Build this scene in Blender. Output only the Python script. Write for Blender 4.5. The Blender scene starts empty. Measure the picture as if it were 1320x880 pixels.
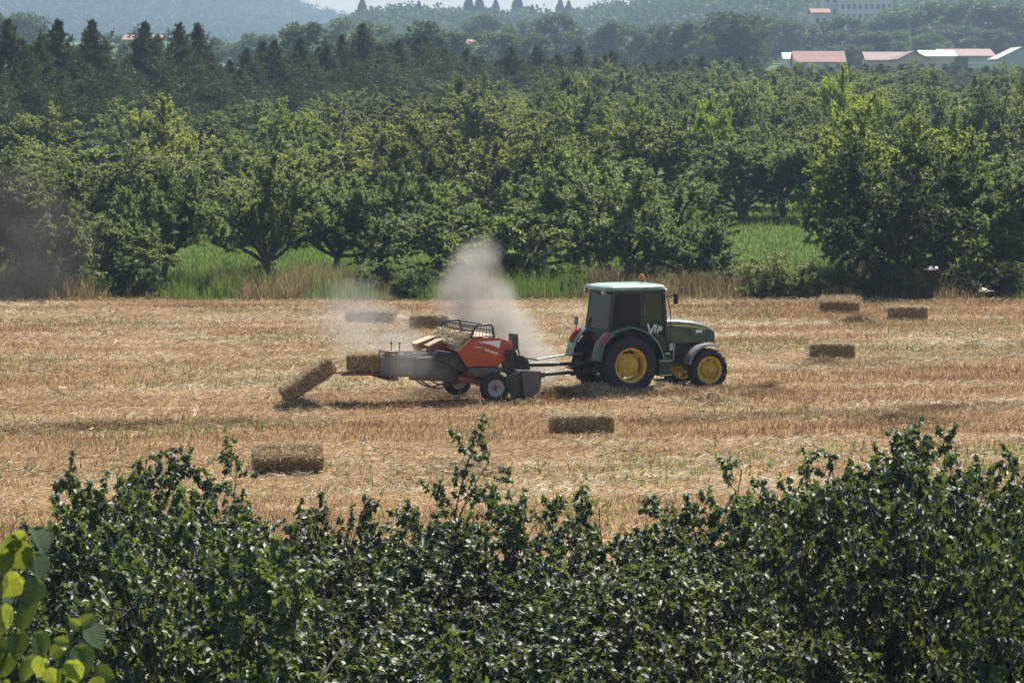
import bpy, bmesh, math, random
import numpy as np
from mathutils import Vector, Matrix, Quaternion

R = math.radians
PI = math.pi
scene = bpy.context.scene
col = scene.collection

# ---------------------------------------------------------------- camera
CAM_H = 7.1
FPX = 3900.0                       # focal length in pixels of the 1320 px wide photograph
PITCH = math.atan(320.0 / FPX)
cam_data = bpy.data.cameras.new('camera')
cam_data.sensor_fit = 'HORIZONTAL'
cam_data.sensor_width = 36.0
cam_data.lens = 36.0 * FPX / 1320.0
cam_data.clip_start = 0.5
cam_data.clip_end = 9000
cam_data.dof.use_dof = True
cam_data.dof.focus_distance = 68.0
cam_data.dof.aperture_fstop = 13.0
cam = bpy.data.objects.new('camera', cam_data)
cam.location = (0, 0, CAM_H)
cam.rotation_euler = (PI / 2 - PITCH, 0, 0)
col.objects.link(cam)
scene.camera = cam

# ---------------------------------------------------------------- sky and sun
SUN_EL, SUN_AZ = R(56), R(34)      # azimuth measured from +Y (view direction) towards +X
world = bpy.data.worlds.new('World')
scene.world = world
world.use_nodes = True
wn = world.node_tree.nodes
wl = world.node_tree.links
sky = wn.new('ShaderNodeTexSky')
sky.sky_type = 'NISHITA'
sky.sun_disc = False
sky.sun_elevation = SUN_EL
sky.sun_rotation = SUN_AZ
sky.air_density = 1.0
sky.dust_density = 1.6
sky.ozone_density = 1.0
bg = wn['Background']
bg.inputs['Strength'].default_value = 0.075
wl.new(sky.outputs[0], bg.inputs['Color'])
sun_data = bpy.data.lights.new('sun', 'SUN')
sun_data.energy = 5.0
sun_data.angle = R(0.53)
sun_data.color = (1.0, 0.95, 0.86)
sun = bpy.data.objects.new('sun', sun_data)
SUN_DIR = Vector((math.cos(SUN_EL) * math.sin(SUN_AZ), math.cos(SUN_EL) * math.cos(SUN_AZ), math.sin(SUN_EL)))
sun.rotation_mode = 'QUATERNION'
sun.rotation_quaternion = SUN_DIR.to_track_quat('Z', 'Y')
sun.location = (20, 40, 60)
col.objects.link(sun)

# ---------------------------------------------------------------- render look
scene.view_settings.view_transform = 'Standard'
scene.view_settings.look = 'None'
scene.view_settings.exposure = 0.95
scene.view_settings.gamma = 1.0
scene.view_settings.use_curve_mapping = False
cy = scene.cycles
cy.max_bounces = 6
cy.diffuse_bounces = 3
cy.glossy_bounces = 2
cy.transmission_bounces = 4
cy.transparent_max_bounces = 8
cy.volume_bounces = 0
cy.use_adaptive_sampling = True
cy.adaptive_threshold = 0.02
cy.use_denoising = True
cy.caustics_reflective = False
cy.caustics_refractive = False

# ---------------------------------------------------------------- small helpers
def at(px, py, Y):
    """World point at depth Y that shows at pixel (px, py) of the photograph."""
    u, v = (px - 660.0) / FPX, (440.0 - py) / FPX
    c, s = math.cos(PITCH), math.sin(PITCH)
    d = Vector((u, c + v * s, -s + v * c))
    t = Y / d.y
    return Vector((d.x * t, Y, CAM_H + d.z * t))

def hash2(ix, iy, seed):
    h = np.sin(ix * 127.1 + iy * 311.7 + seed * 74.7) * 43758.5453
    return h - np.floor(h)

def vnoise(x, y, seed=0):
    x = np.asarray(x, float); y = np.asarray(y, float)
    ix, iy = np.floor(x), np.floor(y)
    fx, fy = x - ix, y - iy
    fx = fx * fx * (3 - 2 * fx); fy = fy * fy * (3 - 2 * fy)
    a = hash2(ix, iy, seed); b = hash2(ix + 1, iy, seed)
    c = hash2(ix, iy + 1, seed); d = hash2(ix + 1, iy + 1, seed)
    return (a + (b - a) * fx) * (1 - fy) + (c + (d - c) * fx) * fy

def fbm(x, y, seed=0, o=3):
    r, amp, tot = 0.0, 1.0, 0.0
    for k in range(o):
        r = r + amp * vnoise(x * 2 ** k + 17.3 * k, y * 2 ** k - 9.1 * k, seed + k)
        tot += amp; amp *= 0.5
    return r / tot

def sstep(a, b, x):
    t = np.clip((np.asarray(x, float) - a) / (b - a), 0, 1)
    return t * t * (3 - 2 * t)

ROWYAW = R(9)
def rows_uv(x, y):
    u = x * math.cos(ROWYAW) + y * math.sin(ROWYAW)
    v = -x * math.sin(ROWYAW) + y * math.cos(ROWYAW)
    return u, v

def field_z(x, y):
    u, v = rows_uv(x, y)
    z = 0.10 * (fbm(u * 0.06, v * 0.22, 3) - 0.5)
    z = z + 0.07 * (fbm(u * 0.16, v * 0.9, 11) - 0.5)
    z = z + 0.10 * (fbm(u * 0.9, v * 1.5, 21) - 0.5)
    return z

def ground_z(x, y):
    x = np.asarray(x, float); y = np.asarray(y, float)
    z = 2.3 * sstep(112, 215, y) + 4.4 * sstep(190, 420, y) + 9.0 * sstep(380, 900, y) + 16 * sstep(900, 1500, y)
    z = z - 0.35 * sstep(34, 40, y) * (1 - sstep(103.2, 104.4, y))      # the field sheet lies in this shallow step
    z = z + 0.25 * (fbm(x * 0.05, y * 0.05, 5) - 0.5) * sstep(104, 125, y)
    return z

def gz(x, y):
    return float(ground_z(x, y)) if y > 103.8 or y < 36 else float(field_z(x, y))

# ---------------------------------------------------------------- object helpers
UNITS = 'zeroth first second third fourth fifth sixth seventh eighth ninth tenth eleventh twelfth thirteenth fourteenth fifteenth sixteenth seventeenth eighteenth nineteenth'.split()
TENS = {20: 'twent', 30: 'thirt', 40: 'fort', 50: 'fift', 60: 'sixt', 70: 'sevent', 80: 'eight', 90: 'ninet'}
def ordinal(k):
    if k < 20: return UNITS[k]
    t, u = k // 10 * 10, k % 10
    return TENS[t] + 'ieth' if u == 0 else TENS[t] + 'y-' + UNITS[u]

def tag(o, label=None, cat=None, group=None, kind=None):
    if label: o['label'] = label
    if cat: o['category'] = cat
    if group: o['group'] = group
    if kind: o['kind'] = kind
    return o

def empty(name, loc=(0, 0, 0), rz=0.0):
    o = bpy.data.objects.new(name, None)
    o.empty_display_size = 0.2
    o.location = loc
    o.rotation_euler = (0, 0, rz)
    col.objects.link(o)
    return o

def link_mesh(name, me, parent=None):
    o = bpy.data.objects.new(name, me)
    col.objects.link(o)
    if parent is not None: o.parent = parent
    return o

def fast_mesh(name, V, F, mat, rnd=None, smooth=False):
    """F is an (M,k) array of equal sized faces, or a list of such arrays."""
    Fs = F if isinstance(F, list) else [F]
    me = bpy.data.meshes.new(name)
    V = np.ascontiguousarray(V, dtype=np.float32)
    me.vertices.add(len(V))
    me.vertices.foreach_set('co', V.ravel())
    idx = np.concatenate([f.ravel() for f in Fs]).astype(np.int32)
    tot = np.concatenate([np.full(len(f), f.shape[1]) for f in Fs])
    start = np.concatenate([[0], np.cumsum(tot)[:-1]]).astype(np.int32)
    me.loops.add(len(idx))
    me.loops.foreach_set('vertex_index', idx)
    me.polygons.add(len(tot))
    me.polygons.foreach_set('loop_start', start)
    if rnd is not None:
        a = me.attributes.new('rnd', 'FLOAT', 'POINT')
        a.data.foreach_set('value', np.ascontiguousarray(rnd, dtype=np.float32))
    me.update(calc_edges=True)
    if smooth:
        me.shade_smooth()
    if mat: me.materials.append(mat)
    return me

class G:
    """Collects simple shapes; build() links them as one mesh object."""
    def __init__(s): s.v = []; s.f = []
    def add(s, v, f):
        n = len(s.v); s.v += [tuple(p) for p in v]; s.f += [tuple(i + n for i in q) for q in f]; return s
    def box(s, a, b):
        (x0, y0, z0), (x1, y1, z1) = a, b
        return s.add([(x0, y0, z0), (x1, y0, z0), (x1, y1, z0), (x0, y1, z0), (x0, y0, z1), (x1, y0, z1), (x1, y1, z1), (x0, y1, z1)],
                     [(3, 2, 1, 0), (4, 5, 6, 7), (0, 1, 5, 4), (1, 2, 6, 5), (2, 3, 7, 6), (3, 0, 4, 7)])
    def prism(s, pts, off):
        """closed outline pts (3-D) swept by the vector off"""
        n = len(pts); o = Vector(off)
        v = [Vector(p) for p in pts] + [Vector(p) + o for p in pts]
        f = [tuple(range(n - 1, -1, -1)), tuple(range(n, 2 * n))]
        f += [(i, (i + 1) % n, n + (i + 1) % n, n + i) for i in range(n)]
        return s.add(v, f)
    def tube(s, pts, r, n=8, cap=True):
        pts = [Vector(p) for p in pts]
        rs = r if isinstance(r, (list, tuple)) else [r] * len(pts)
        up = None; base = len(s.v); rings = []
        for i, p in enumerate(pts):
            d = (pts[min(i + 1, len(pts) - 1)] - pts[max(i - 1, 0)]).normalized()
            if up is None:
                up = Vector((0, 0, 1)) if abs(d.z) < 0.9 else Vector((1, 0, 0))
            a = d.cross(up).normalized(); b = a.cross(d).normalized(); up = b
            rings.append([p + (a * math.cos(2 * PI * k / n) + b * math.sin(2 * PI * k / n)) * rs[i] for k in range(n)])
        v = [q for rg in rings for q in rg]; f = []
        for i in range(len(pts) - 1):
            for k in range(n):
                f.append((i * n + k, i * n + (k + 1) % n, (i + 1) * n + (k + 1) % n, (i + 1) * n + k))
        if cap:
            f.append(tuple(range(n - 1, -1, -1))); f.append(tuple((len(pts) - 1) * n + k for k in range(n)))
        return s.add(v, f)
    def bar(s, a, b, w, h):
        """rectangular bar from a to b"""
        a, b = Vector(a), Vector(b); d = (b - a).normalized()
        up = Vector((0, 0, 1)) if abs(d.z) < 0.9 else Vector((1, 0, 0))
        x = d.cross(up).normalized() * w / 2; y = x.cross(d).normalized() * h / 2
        return s.prism([a - x - y, a + x - y, a + x + y, a - x + y], b - a)
    def lathe(s, prof, c=(0, 0, 0), n=32, axis='y', closed=False):
        """profile of (radius, offset along axis) turned about the axis through c"""
        c = Vector(c); v = []; f = []; m = len(prof)
        for k in range(n):
            t = 2 * PI * k / n; ct, st = math.cos(t), math.sin(t)
            for r, o in prof:
                v.append(c + (Vector((r * ct, o, r * st)) if axis == 'y' else Vector((r * ct, r * st, o)) if axis == 'z' else Vector((o, r * ct, r * st))))
        for k in range(n):
            k2 = (k + 1) % n
            for i in range(m - 1 if not closed else m):
                j = (i + 1) % m
                f.append((k * m + i, k * m + j, k2 * m + j, k2 * m + i))
        if not closed:
            f.append(tuple(k * m for k in range(n))); f.append(tuple(k * m + m - 1 for k in range(n - 1, -1, -1)))
        return s.add(v, f)
    def loft(s, secs, cap=True):
        n = len(secs[0]); v = [p for q in secs for p in q]; f = []
        for i in range(len(secs) - 1):
            for k in range(n):
                f.append((i * n + k, i * n + (k + 1) % n, (i + 1) * n + (k + 1) % n, (i + 1) * n + k))
        if cap:
            f.append(tuple(range(n - 1, -1, -1))); f.append(tuple((len(secs) - 1) * n + k for k in range(n)))
        return s.add(v, f)
    def mesh(s, name, mat, bevel=0.0, smooth=True, ang=35):
        bm = bmesh.new()
        vs = [bm.verts.new(p) for p in s.v]
        for q in s.f:
            if len(set(q)) < 3: continue
            try: bm.faces.new([vs[i] for i in q])
            except ValueError: pass
        bmesh.ops.remove_doubles(bm, verts=bm.verts, dist=1e-5)
        bmesh.ops.recalc_face_normals(bm, faces=bm.faces)
        if bevel > 0:
            es = [e for e in bm.edges if len(e.link_faces) == 2 and e.calc_face_angle(0) > R(30)]
            bmesh.ops.bevel(bm, geom=es, offset=bevel, segments=2, profile=0.6, affect='EDGES', clamp_overlap=True)
        me = bpy.data.meshes.new(name)
        bm.to_mesh(me); bm.free()
        if smooth:
            me.shade_smooth(); me.set_sharp_from_angle(angle=R(ang))
        me.materials.append(mat)
        return me
    def build(s, name, mat, parent=None, bevel=0.0, smooth=True, ang=35):
        return link_mesh(name, s.mesh(name, mat, bevel, smooth, ang), parent)

# ---------------------------------------------------------------- materials
def nmat(name):
    m = bpy.data.materials.new(name); m.use_nodes = True
    nt = m.node_tree; nt.nodes.clear()
    return m, nt.nodes, nt.links

def ramp(nodes, stops):
    r = nodes.new('ShaderNodeValToRGB'); e = r.color_ramp.elements
    while len(e) < len(stops): e.new(0.5)
    for k, (p, c) in enumerate(stops):
        e[k].position = p; e[k].color = (*c, 1) if len(c) == 3 else c
    return r

def noise(nodes, links, scale, detail=4, vec=None, rough=0.55):
    n = nodes.new('ShaderNodeTexNoise')
    n.inputs['Scale'].default_value = scale; n.inputs['Detail'].default_value = detail
    n.inputs['Roughness'].default_value = rough
    if vec is not None: links.new(vec, n.inputs['Vector'])
    return n

def mixc(nodes, links, a, b, fac, mode='MIX'):
    m = nodes.new('ShaderNodeMix'); m.data_type = 'RGBA'; m.blend_type = mode
    for sock, val in ((m.inputs[0], fac), (m.inputs[6], a), (m.inputs[7], b)):
        if hasattr(val, 'is_linked') or hasattr(val, 'links'): links.new(val, sock)
        elif isinstance(val, (int, float)): sock.default_value = val
        else: sock.default_value = (*val, 1)
    return m.outputs[2]

def leaf_mat(name, lo, hi, trans, tfac=0.38, rough=0.45, spec=0.35):
    """foliage: waxy reflecting side plus light passing through; per-leaf and per-plant colour"""
    m, n, l = nmat(name)
    at_ = n.new('ShaderNodeAttribute'); at_.attribute_name = 'rnd'
    oi = n.new('ShaderNodeObjectInfo')
    rp = ramp(n, [(0.0, lo), (0.75, hi), (1.0, tuple(min(1, c * k) for c, k in zip(hi, (1.7, 1.45, 1.2))))])
    l.new(at_.outputs['Fac'], rp.inputs[0])
    base = mixc(n, l, rp.outputs[0], oi.outputs['Color'], 1.0, 'MULTIPLY')
    rt = ramp(n, [(0.0, tuple(c * 0.55 for c in trans)), (1.0, trans)])
    l.new(at_.outputs['Fac'], rt.inputs[0])
    tcol = mixc(n, l, rt.outputs[0], oi.outputs['Color'], 1.0, 'MULTIPLY')
    p = n.new('ShaderNodeBsdfPrincipled')
    p.inputs['Roughness'].default_value = rough
    p.inputs['Specular IOR Level'].default_value = spec
    l.new(base, p.inputs['Base Color'])
    t = n.new('ShaderNodeBsdfTranslucent'); l.new(tcol, t.inputs['Color'])
    mx = n.new('ShaderNodeMixShader'); mx.inputs[0].default_value = tfac
    l.new(p.outputs[0], mx.inputs[1]); l.new(t.outputs[0], mx.inputs[2])
    o = n.new('ShaderNodeOutputMaterial'); l.new(mx.outputs[0], o.inputs[0])
    return m

def veined_leaf(*a):
    """leaf_mat with pale midrib and side veins, and blotches, in the leaf's own coordinates"""
    m = leaf_mat(*a); n, l = m.node_tree.nodes, m.node_tree.links
    tc = n.new('ShaderNodeTexCoord'); sx = n.new('ShaderNodeSeparateXYZ'); l.new(tc.outputs['Object'], sx.inputs[0])
    def mth(op, a_, b_=None):
        q = n.new('ShaderNodeMath'); q.operation = op
        for i, v in enumerate((a_, b_)):
            if v is None: continue
            if isinstance(v, (int, float)): q.inputs[i].default_value = v
            else: l.new(v, q.inputs[i])
        return q.outputs[0]
    ay = mth('ABSOLUTE', sx.outputs['Y'])
    saw = mth('PINGPONG', mth('MULTIPLY', mth('SUBTRACT', sx.outputs['X'], mth('MULTIPLY', ay, .8)), 8.0), .5)
    side = n.new('ShaderNodeMapRange'); side.inputs[1].default_value = .0; side.inputs[2].default_value = .09; side.inputs[3].default_value = 1; side.inputs[4].default_value = 0; l.new(saw, side.inputs[0])
    mid = n.new('ShaderNodeMapRange'); mid.inputs[1].default_value = .008; mid.inputs[2].default_value = .022; mid.inputs[3].default_value = 1; mid.inputs[4].default_value = 0; l.new(ay, mid.inputs[0])
    vein = mth('MAXIMUM', side.outputs[0], mid.outputs[0])
    nz = noise(n, l, 7.0, 4, tc.outputs['Object'])
    tone = n.new('ShaderNodeMapRange'); tone.inputs[1].default_value = .3; tone.inputs[2].default_value = .7; tone.inputs[3].default_value = .72; tone.inputs[4].default_value = 1.15; l.new(nz.outputs['Fac'], tone.inputs[0])
    for bs, sock, k in (('ShaderNodeBsdfPrincipled', 'Base Color', .7), ('ShaderNodeBsdfTranslucent', 'Color', -.5)):
        b = next(x for x in n if x.bl_idname == bs); src = b.inputs[sock].links[0].from_socket
        f = mth('MULTIPLY', tone.outputs[0], mth('ADD', mth('MULTIPLY', vein, k), 1.0))
        vm = n.new('ShaderNodeVectorMath'); vm.operation = 'SCALE'; l.new(src, vm.inputs[0]); l.new(f, vm.inputs['Scale']); l.new(vm.outputs[0], b.inputs[sock])
    b = next(x for x in n if x.bl_idname == 'ShaderNodeBsdfPrincipled')
    bp = n.new('ShaderNodeBump'); bp.inputs['Strength'].default_value = .5; bp.inputs['Distance'].default_value = .02; bp.invert = True; l.new(vein, bp.inputs['Height']); l.new(bp.outputs[0], b.inputs['Normal'])
    return m

def straw_mat(name, stops, tfac=0.3, rough=0.7, scale=None, spec=0.3):
    m, n, l = nmat(name)
    at_ = n.new('ShaderNodeAttribute'); at_.attribute_name = 'rnd'
    rp = ramp(n, stops); l.new(at_.outputs['Fac'], rp.inputs[0])
    p = n.new('ShaderNodeBsdfPrincipled'); p.inputs['Roughness'].default_value = rough
    p.inputs['Specular IOR Level'].default_value = spec
    l.new(rp.outputs[0], p.inputs['Base Color'])
    t = n.new('ShaderNodeBsdfTranslucent'); l.new(rp.outputs[0], t.inputs['Color'])
    mx = n.new('ShaderNodeMixShader'); mx.inputs[0].default_value = tfac
    l.new(p.outputs[0], mx.inputs[1]); l.new(t.outputs[0], mx.inputs[2])
    o = n.new('ShaderNodeOutputMaterial'); l.new(mx.outputs[0], o.inputs[0])
    return m

def surf(name, c, rough=0.5, metal=0.0, spec=0.5, var=0.25, scale=6.0, dust=None, dustamt=0.3, bump=0.0, coat=0.0):
    """painted / metal / rubber surface with uneven tone and settled dust"""
    m, n, l = nmat(name)
    tc = n.new('ShaderNodeTexCoord')
    nz = noise(n, l, scale, 5, tc.outputs['Object'])
    rp = ramp(n, [(0.3, tuple(x * (1 - var) for x in c)), (0.7, tuple(min(1, x * (1 + var)) for x in c))])
    l.new(nz.outputs['Fac'], rp.inputs[0])
    cout = rp.outputs[0]
    p = n.new('ShaderNodeBsdfPrincipled')
    if dust:
        n2 = noise(n, l, scale * 0.6, 6, tc.outputs['Object'], 0.7)
        geo = n.new('ShaderNodeNewGeometry'); sx = n.new('ShaderNodeSeparateXYZ'); l.new(geo.outputs['Normal'], sx.inputs[0])
        mr = n.new('ShaderNodeMapRange'); mr.inputs[1].default_value = -0.3; mr.inputs[2].default_value = 1.0
        mr.inputs[3].default_value = 0.15; mr.inputs[4].default_value = 1.0
        l.new(sx.outputs['Z'], mr.inputs[0])
        r2 = ramp(n, [(0.38, (0, 0, 0)), (0.7, (1, 1, 1))]); l.new(n2.outputs['Fac'], r2.inputs[0])
        mm = n.new('ShaderNodeMath'); mm.operation = 'MULTIPLY'; l.new(r2.outputs[0], mm.inputs[0]); l.new(mr.outputs[0], mm.inputs[1])
        m3 = n.new('ShaderNodeMath'); m3.operation = 'MULTIPLY'; m3.inputs[1].default_value = dustamt; l.new(mm.outputs[0], m3.inputs[0])
        cout = mixc(n, l, cout, dust, m3.outputs[0])
    l.new(cout, p.inputs['Base Color'])
    rr = n.new('ShaderNodeMapRange'); rr.inputs[3].default_value = max(0.03, rough - 0.12); rr.inputs[4].default_value = min(1, rough + 0.15)
    l.new(nz.outputs['Fac'], rr.inputs[0]); l.new(rr.outputs[0], p.inputs['Roughness'])
    p.inputs['Metallic'].default_value = metal
    p.inputs['Specular IOR Level'].default_value = spec
    p.inputs['Coat Weight'].default_value = coat
    if bump:
        b = n.new('ShaderNodeBump'); b.inputs['Strength'].default_value = bump; b.inputs['Distance'].default_value = 0.02
        n3 = noise(n, l, scale * 5, 4, tc.outputs['Object']); l.new(n3.outputs['Fac'], b.inputs['Height']); l.new(b.outputs[0], p.inputs['Normal'])
    o = n.new('ShaderNodeOutputMaterial'); l.new(p.outputs[0], o.inputs[0])
    return m

def glass_mat(name, tint, refl=0.06):
    m, n, l = nmat(name)
    t = n.new('ShaderNodeBsdfTransparent'); t.inputs[0].default_value = (*tint, 1)
    g = n.new('ShaderNodeBsdfGlossy'); g.inputs['Roughness'].default_value = 0.04
    f = n.new('ShaderNodeFresnel'); f.inputs[0].default_value = 1.5
    mx = n.new('ShaderNodeMixShader'); l.new(f.outputs[0], mx.inputs[0]); l.new(t.outputs[0], mx.inputs[1]); l.new(g.outputs[0], mx.inputs[2])
    o = n.new('ShaderNodeOutputMaterial'); l.new(mx.outputs[0], o.inputs[0])
    return m

DUST = (0.42, 0.33, 0.21)
M = {}
M['bark'] = surf('bark', (0.085, 0.07, 0.052), 0.9, var=0.45, scale=9, bump=0.6, spec=0.2)
M['leaf_orchard'] = leaf_mat('leaf_orchard', (0.042, 0.062, 0.024), (0.155, 0.188, 0.080), (0.38, 0.46, 0.12), 0.40, 0.6, 0.5)
M['leaf_hazel'] = leaf_mat('leaf_hazel', (0.028, 0.042, 0.022), (0.066, 0.088, 0.046), (0.26, 0.34, 0.05), 0.24, 0.55, 0.8)
M['leaf_near'] = veined_leaf('leaf_near', (0.045, 0.080, 0.030), (0.075, 0.115, 0.040), (0.30, 0.36, 0.05), 0.42, 0.5, 0.6)
M['needle'] = leaf_mat('needle', (0.018, 0.036, 0.017), (0.075, 0.105, 0.042), (0.12, 0.17, 0.05), 0.28, 0.6, 0.3)
M['leaf_far'] = leaf_mat('leaf_far', (0.030, 0.060, 0.018), (0.062, 0.100, 0.030), (0.13, 0.20, 0.04), 0.3, 0.6, 0.2)

# ================================================================= THE LAND
def ground_material():
    m, n, l = nmat('meadow_ground')
    tc = n.new('ShaderNodeTexCoord')
    n1 = noise(n, l, 0.35, 5, tc.outputs['Object']); n2 = noise(n, l, 5.0, 4, tc.outputs['Object'])
    r1 = ramp(n, [(0.3, (0.050, 0.075, 0.018)), (0.55, (0.075, 0.125, 0.024)), (0.75, (0.13, 0.13, 0.045))])
    l.new(n1.outputs['Fac'], r1.inputs[0])
    r2 = ramp(n, [(0.3, (0.5, 0.5, 0.5)), (0.7, (1.25, 1.25, 1.2))]); l.new(n2.outputs['Fac'], r2.inputs[0])
    c = mixc(n, l, r1.outputs[0], r2.outputs[0], 1.0, 'MULTIPLY')
    p = n.new('ShaderNodeBsdfPrincipled'); p.inputs['Roughness'].default_value = 0.95; p.inputs['Specular IOR Level'].default_value = 0.1
    l.new(c, p.inputs['Base Color'])
    o = n.new('ShaderNodeOutputMaterial'); l.new(p.outputs[0], o.inputs[0])
    return m

def field_material():
    m, n, l = nmat('straw_field')
    tc = n.new('ShaderNodeTexCoord')
    mp = n.new('ShaderNodeMapping'); mp.inputs['Rotation'].default_value = (0, 0, -ROWYAW); mp.inputs['Scale'].default_value = (0.25, 1.6, 1)
    l.new(tc.outputs['Object'], mp.inputs[0])
    n1 = noise(n, l, 0.9, 5, mp.outputs[0], 0.6); n2 = noise(n, l, 14.0, 5, tc.outputs['Object'], 0.7); n3 = noise(n, l, 0.25, 3, tc.outputs['Object'])
    r1 = ramp(n, [(0.28, (0.17, 0.092, 0.046)), (0.5, (0.27, 0.165, 0.080)), (0.72, (0.40, 0.29, 0.165))])
    l.new(n1.outputs['Fac'], r1.inputs[0])
    r2 = ramp(n, [(0.25, (0.45, 0.42, 0.38)), (0.7, (1.25, 1.25, 1.25))]); l.new(n2.outputs['Fac'], r2.inputs[0])
    c = mixc(n, l, r1.outputs[0], r2.outputs[0], 1.0, 'MULTIPLY')
    r3 = ramp(n, [(0.52, (0, 0, 0)), (0.72, (0.35, 0.35, 0.35))]); l.new(n3.outputs['Fac'], r3.inputs[0])
    c = mixc(n, l, c, (0.14, 0.16, 0.05), r3.outputs[0])
    p = n.new('ShaderNodeBsdfPrincipled'); p.inputs['Roughness'].default_value = 0.95; p.inputs['Specular IOR Level'].default_value = 0.1
    l.new(c, p.inputs['Base Color'])
    b = n.new('ShaderNodeBump'); b.inputs['Strength'].default_value = 0.7; b.inputs['Distance'].default_value = 0.05
    l.new(n2.outputs['Fac'], b.inputs['Height']); l.new(b.outputs[0], p.inputs['Normal'])
    o = n.new('ShaderNodeOutputMaterial'); l.new(p.outputs[0], o.inputs[0])
    return m

def grid_faces(nx, ny):
    i = np.arange(nx * ny).reshape(ny, nx)
    return np.stack([i[:-1, :-1], i[:-1, 1:], i[1:, 1:], i[1:, :-1]], -1).reshape(-1, 4)

ys = np.unique(np.concatenate([np.linspace(-30, 30, 9), np.linspace(30, 40, 21), np.linspace(42, 102, 11), np.linspace(103, 118, 46), np.linspace(119, 260, 90), np.linspace(266, 900, 60), np.linspace(930, 3400, 40)]))
xs = np.unique(np.concatenate([np.linspace(-1450, -120, 24), np.linspace(-110, 110, 111), np.linspace(120, 1450, 24)]))
X, Y = np.meshgrid(xs, ys)
Z = ground_z(X, Y)
gm = fast_mesh('ground', np.stack([X.ravel(), Y.ravel(), Z.ravel()], 1), grid_faces(len(xs), len(ys)), ground_material(), smooth=True)
tag(link_mesh('ground', gm), 'green meadow ground running from the hedge to the hills', kind='structure')

xs = np.linspace(-30, 30, 260); ys = np.linspace(39.2, 104.2, 420)
X, Y = np.meshgrid(xs, ys)
Z = field_z(X, Y)
edge = np.minimum(sstep(39.2, 40.0, Y), 1 - sstep(103.7, 104.2, Y))
Z = Z * edge - 0.3 * (1 - edge)
fm = fast_mesh('field', np.stack([X.ravel(), Y.ravel(), Z.ravel()], 1), grid_faces(len(xs), len(ys)), field_material(), smooth=True)
tag(link_mesh('field', fm), 'harvested golden straw field with cut rows', kind='structure')

# ---- stubble and loose straw
rs = np.random.default_rng(7)
def scatter_field(n, y0=40.5, y1=103.6, margin=3.0):
    y = np.sqrt(rs.uniform((y0 + 8) ** 2, (y1 + 8) ** 2, n)) - 8
    hw = y * 0.1692 + margin
    x = rs.uniform(-1, 1, n) * hw
    return x, y

def band(x, y):
    u, v = rows_uv(x, y)
    b = fbm(u * 0.07 + 0.4 * vnoise(u * 0.5, v * 0.5, 9), v * 0.42, 31, 3)
    b2 = fbm(u * 0.35, v * 1.1, 41, 2)
    b3 = fbm(x * 0.22, y * 0.22, 47, 2)
    return (b - 0.5) * 2.0 + (b2 - 0.5) * 1.3 + (b3 - 0.5) * 0.9

def tri_blades(x, y, z, h, w, lean, seed):
    r = np.random.default_rng(seed); n = len(x)
    a = r.uniform(0, PI, n); la = r.uniform(0, 2 * PI, n)
    dx, dy = np.cos(a) * w / 2, np.sin(a) * w / 2
    V = np.empty((n, 3, 3))
    V[:, 0] = np.stack([x - dx, y - dy, z], 1); V[:, 1] = np.stack([x + dx, y + dy, z], 1)
    V[:, 2] = np.stack([x + np.cos(la) * lean * h, y + np.sin(la) * lean * h, z + h], 1)
    return V.reshape(-1, 3), np.arange(n * 3).reshape(n, 3)

def quad_blades(x, y, z, h, w, lean, seed, taper=0.7):
    r = np.random.default_rng(seed); n = len(x)
    a = r.uniform(0, PI, n); la = r.uniform(0, 2 * PI, n)
    dx, dy = np.cos(a) * w / 2, np.sin(a) * w / 2
    tx, ty = x + np.cos(la) * lean * h, y + np.sin(la) * lean * h
    V = np.empty((n, 4, 3))
    V[:, 0] = np.stack([x - dx, y - dy, z], 1); V[:, 1] = np.stack([x + dx, y + dy, z], 1)
    V[:, 2] = np.stack([tx + dx * taper, ty + dy * taper, z + h], 1); V[:, 3] = np.stack([tx - dx * taper, ty - dy * taper, z + h], 1)
    return V.reshape(-1, 3), np.arange(n * 4).reshape(n, 4)

STRAW = [(0.0, (0.15, 0.080, 0.042)), (0.35, (0.265, 0.16, 0.078)), (0.7, (0.385, 0.275, 0.145)), (1.0, (0.60, 0.50, 0.34))]
M['stubble'] = straw_mat('stubble', STRAW, 0.35)
M['straw'] = straw_mat('loose_straw', [(0.0, (0.30, 0.19, 0.095)), (0.5, (0.46, 0.36, 0.205)), (1.0, (0.76, 0.69, 0.52))], 0.25, 0.55, spec=0.4)
x, y = scatter_field(360000)
b = band(x, y)
keep = rs.uniform(0, 1, len(x)) < np.clip(0.55 + 0.8 * b, 0.12, 1)
x, y, b = x[keep], y[keep], b[keep]
h = np.clip(0.10 + 0.05 * b, 0.05, 0.19) * rs.uniform(0.4, 1.35, len(x))
V, F = quad_blades(x, y, field_z(x, y) - 0.02, h, rs.uniform(0.007, 0.018, len(x)), rs.uniform(0.1, 1.3, len(x)), 1)
rv = np.clip(0.40 + 0.26 * rs.standard_normal(len(x)) - 0.12 * b + 0.9 * (fbm(x * .3, y * .45, 91, 3) - .5), 0, 1)
tag(link_mesh('stubble', fast_mesh('stubble', V, F, M['stubble'], np.repeat(rv, 4))), 'short standing straw stubble in rows across the field', 'stubble', kind='stuff')

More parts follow.
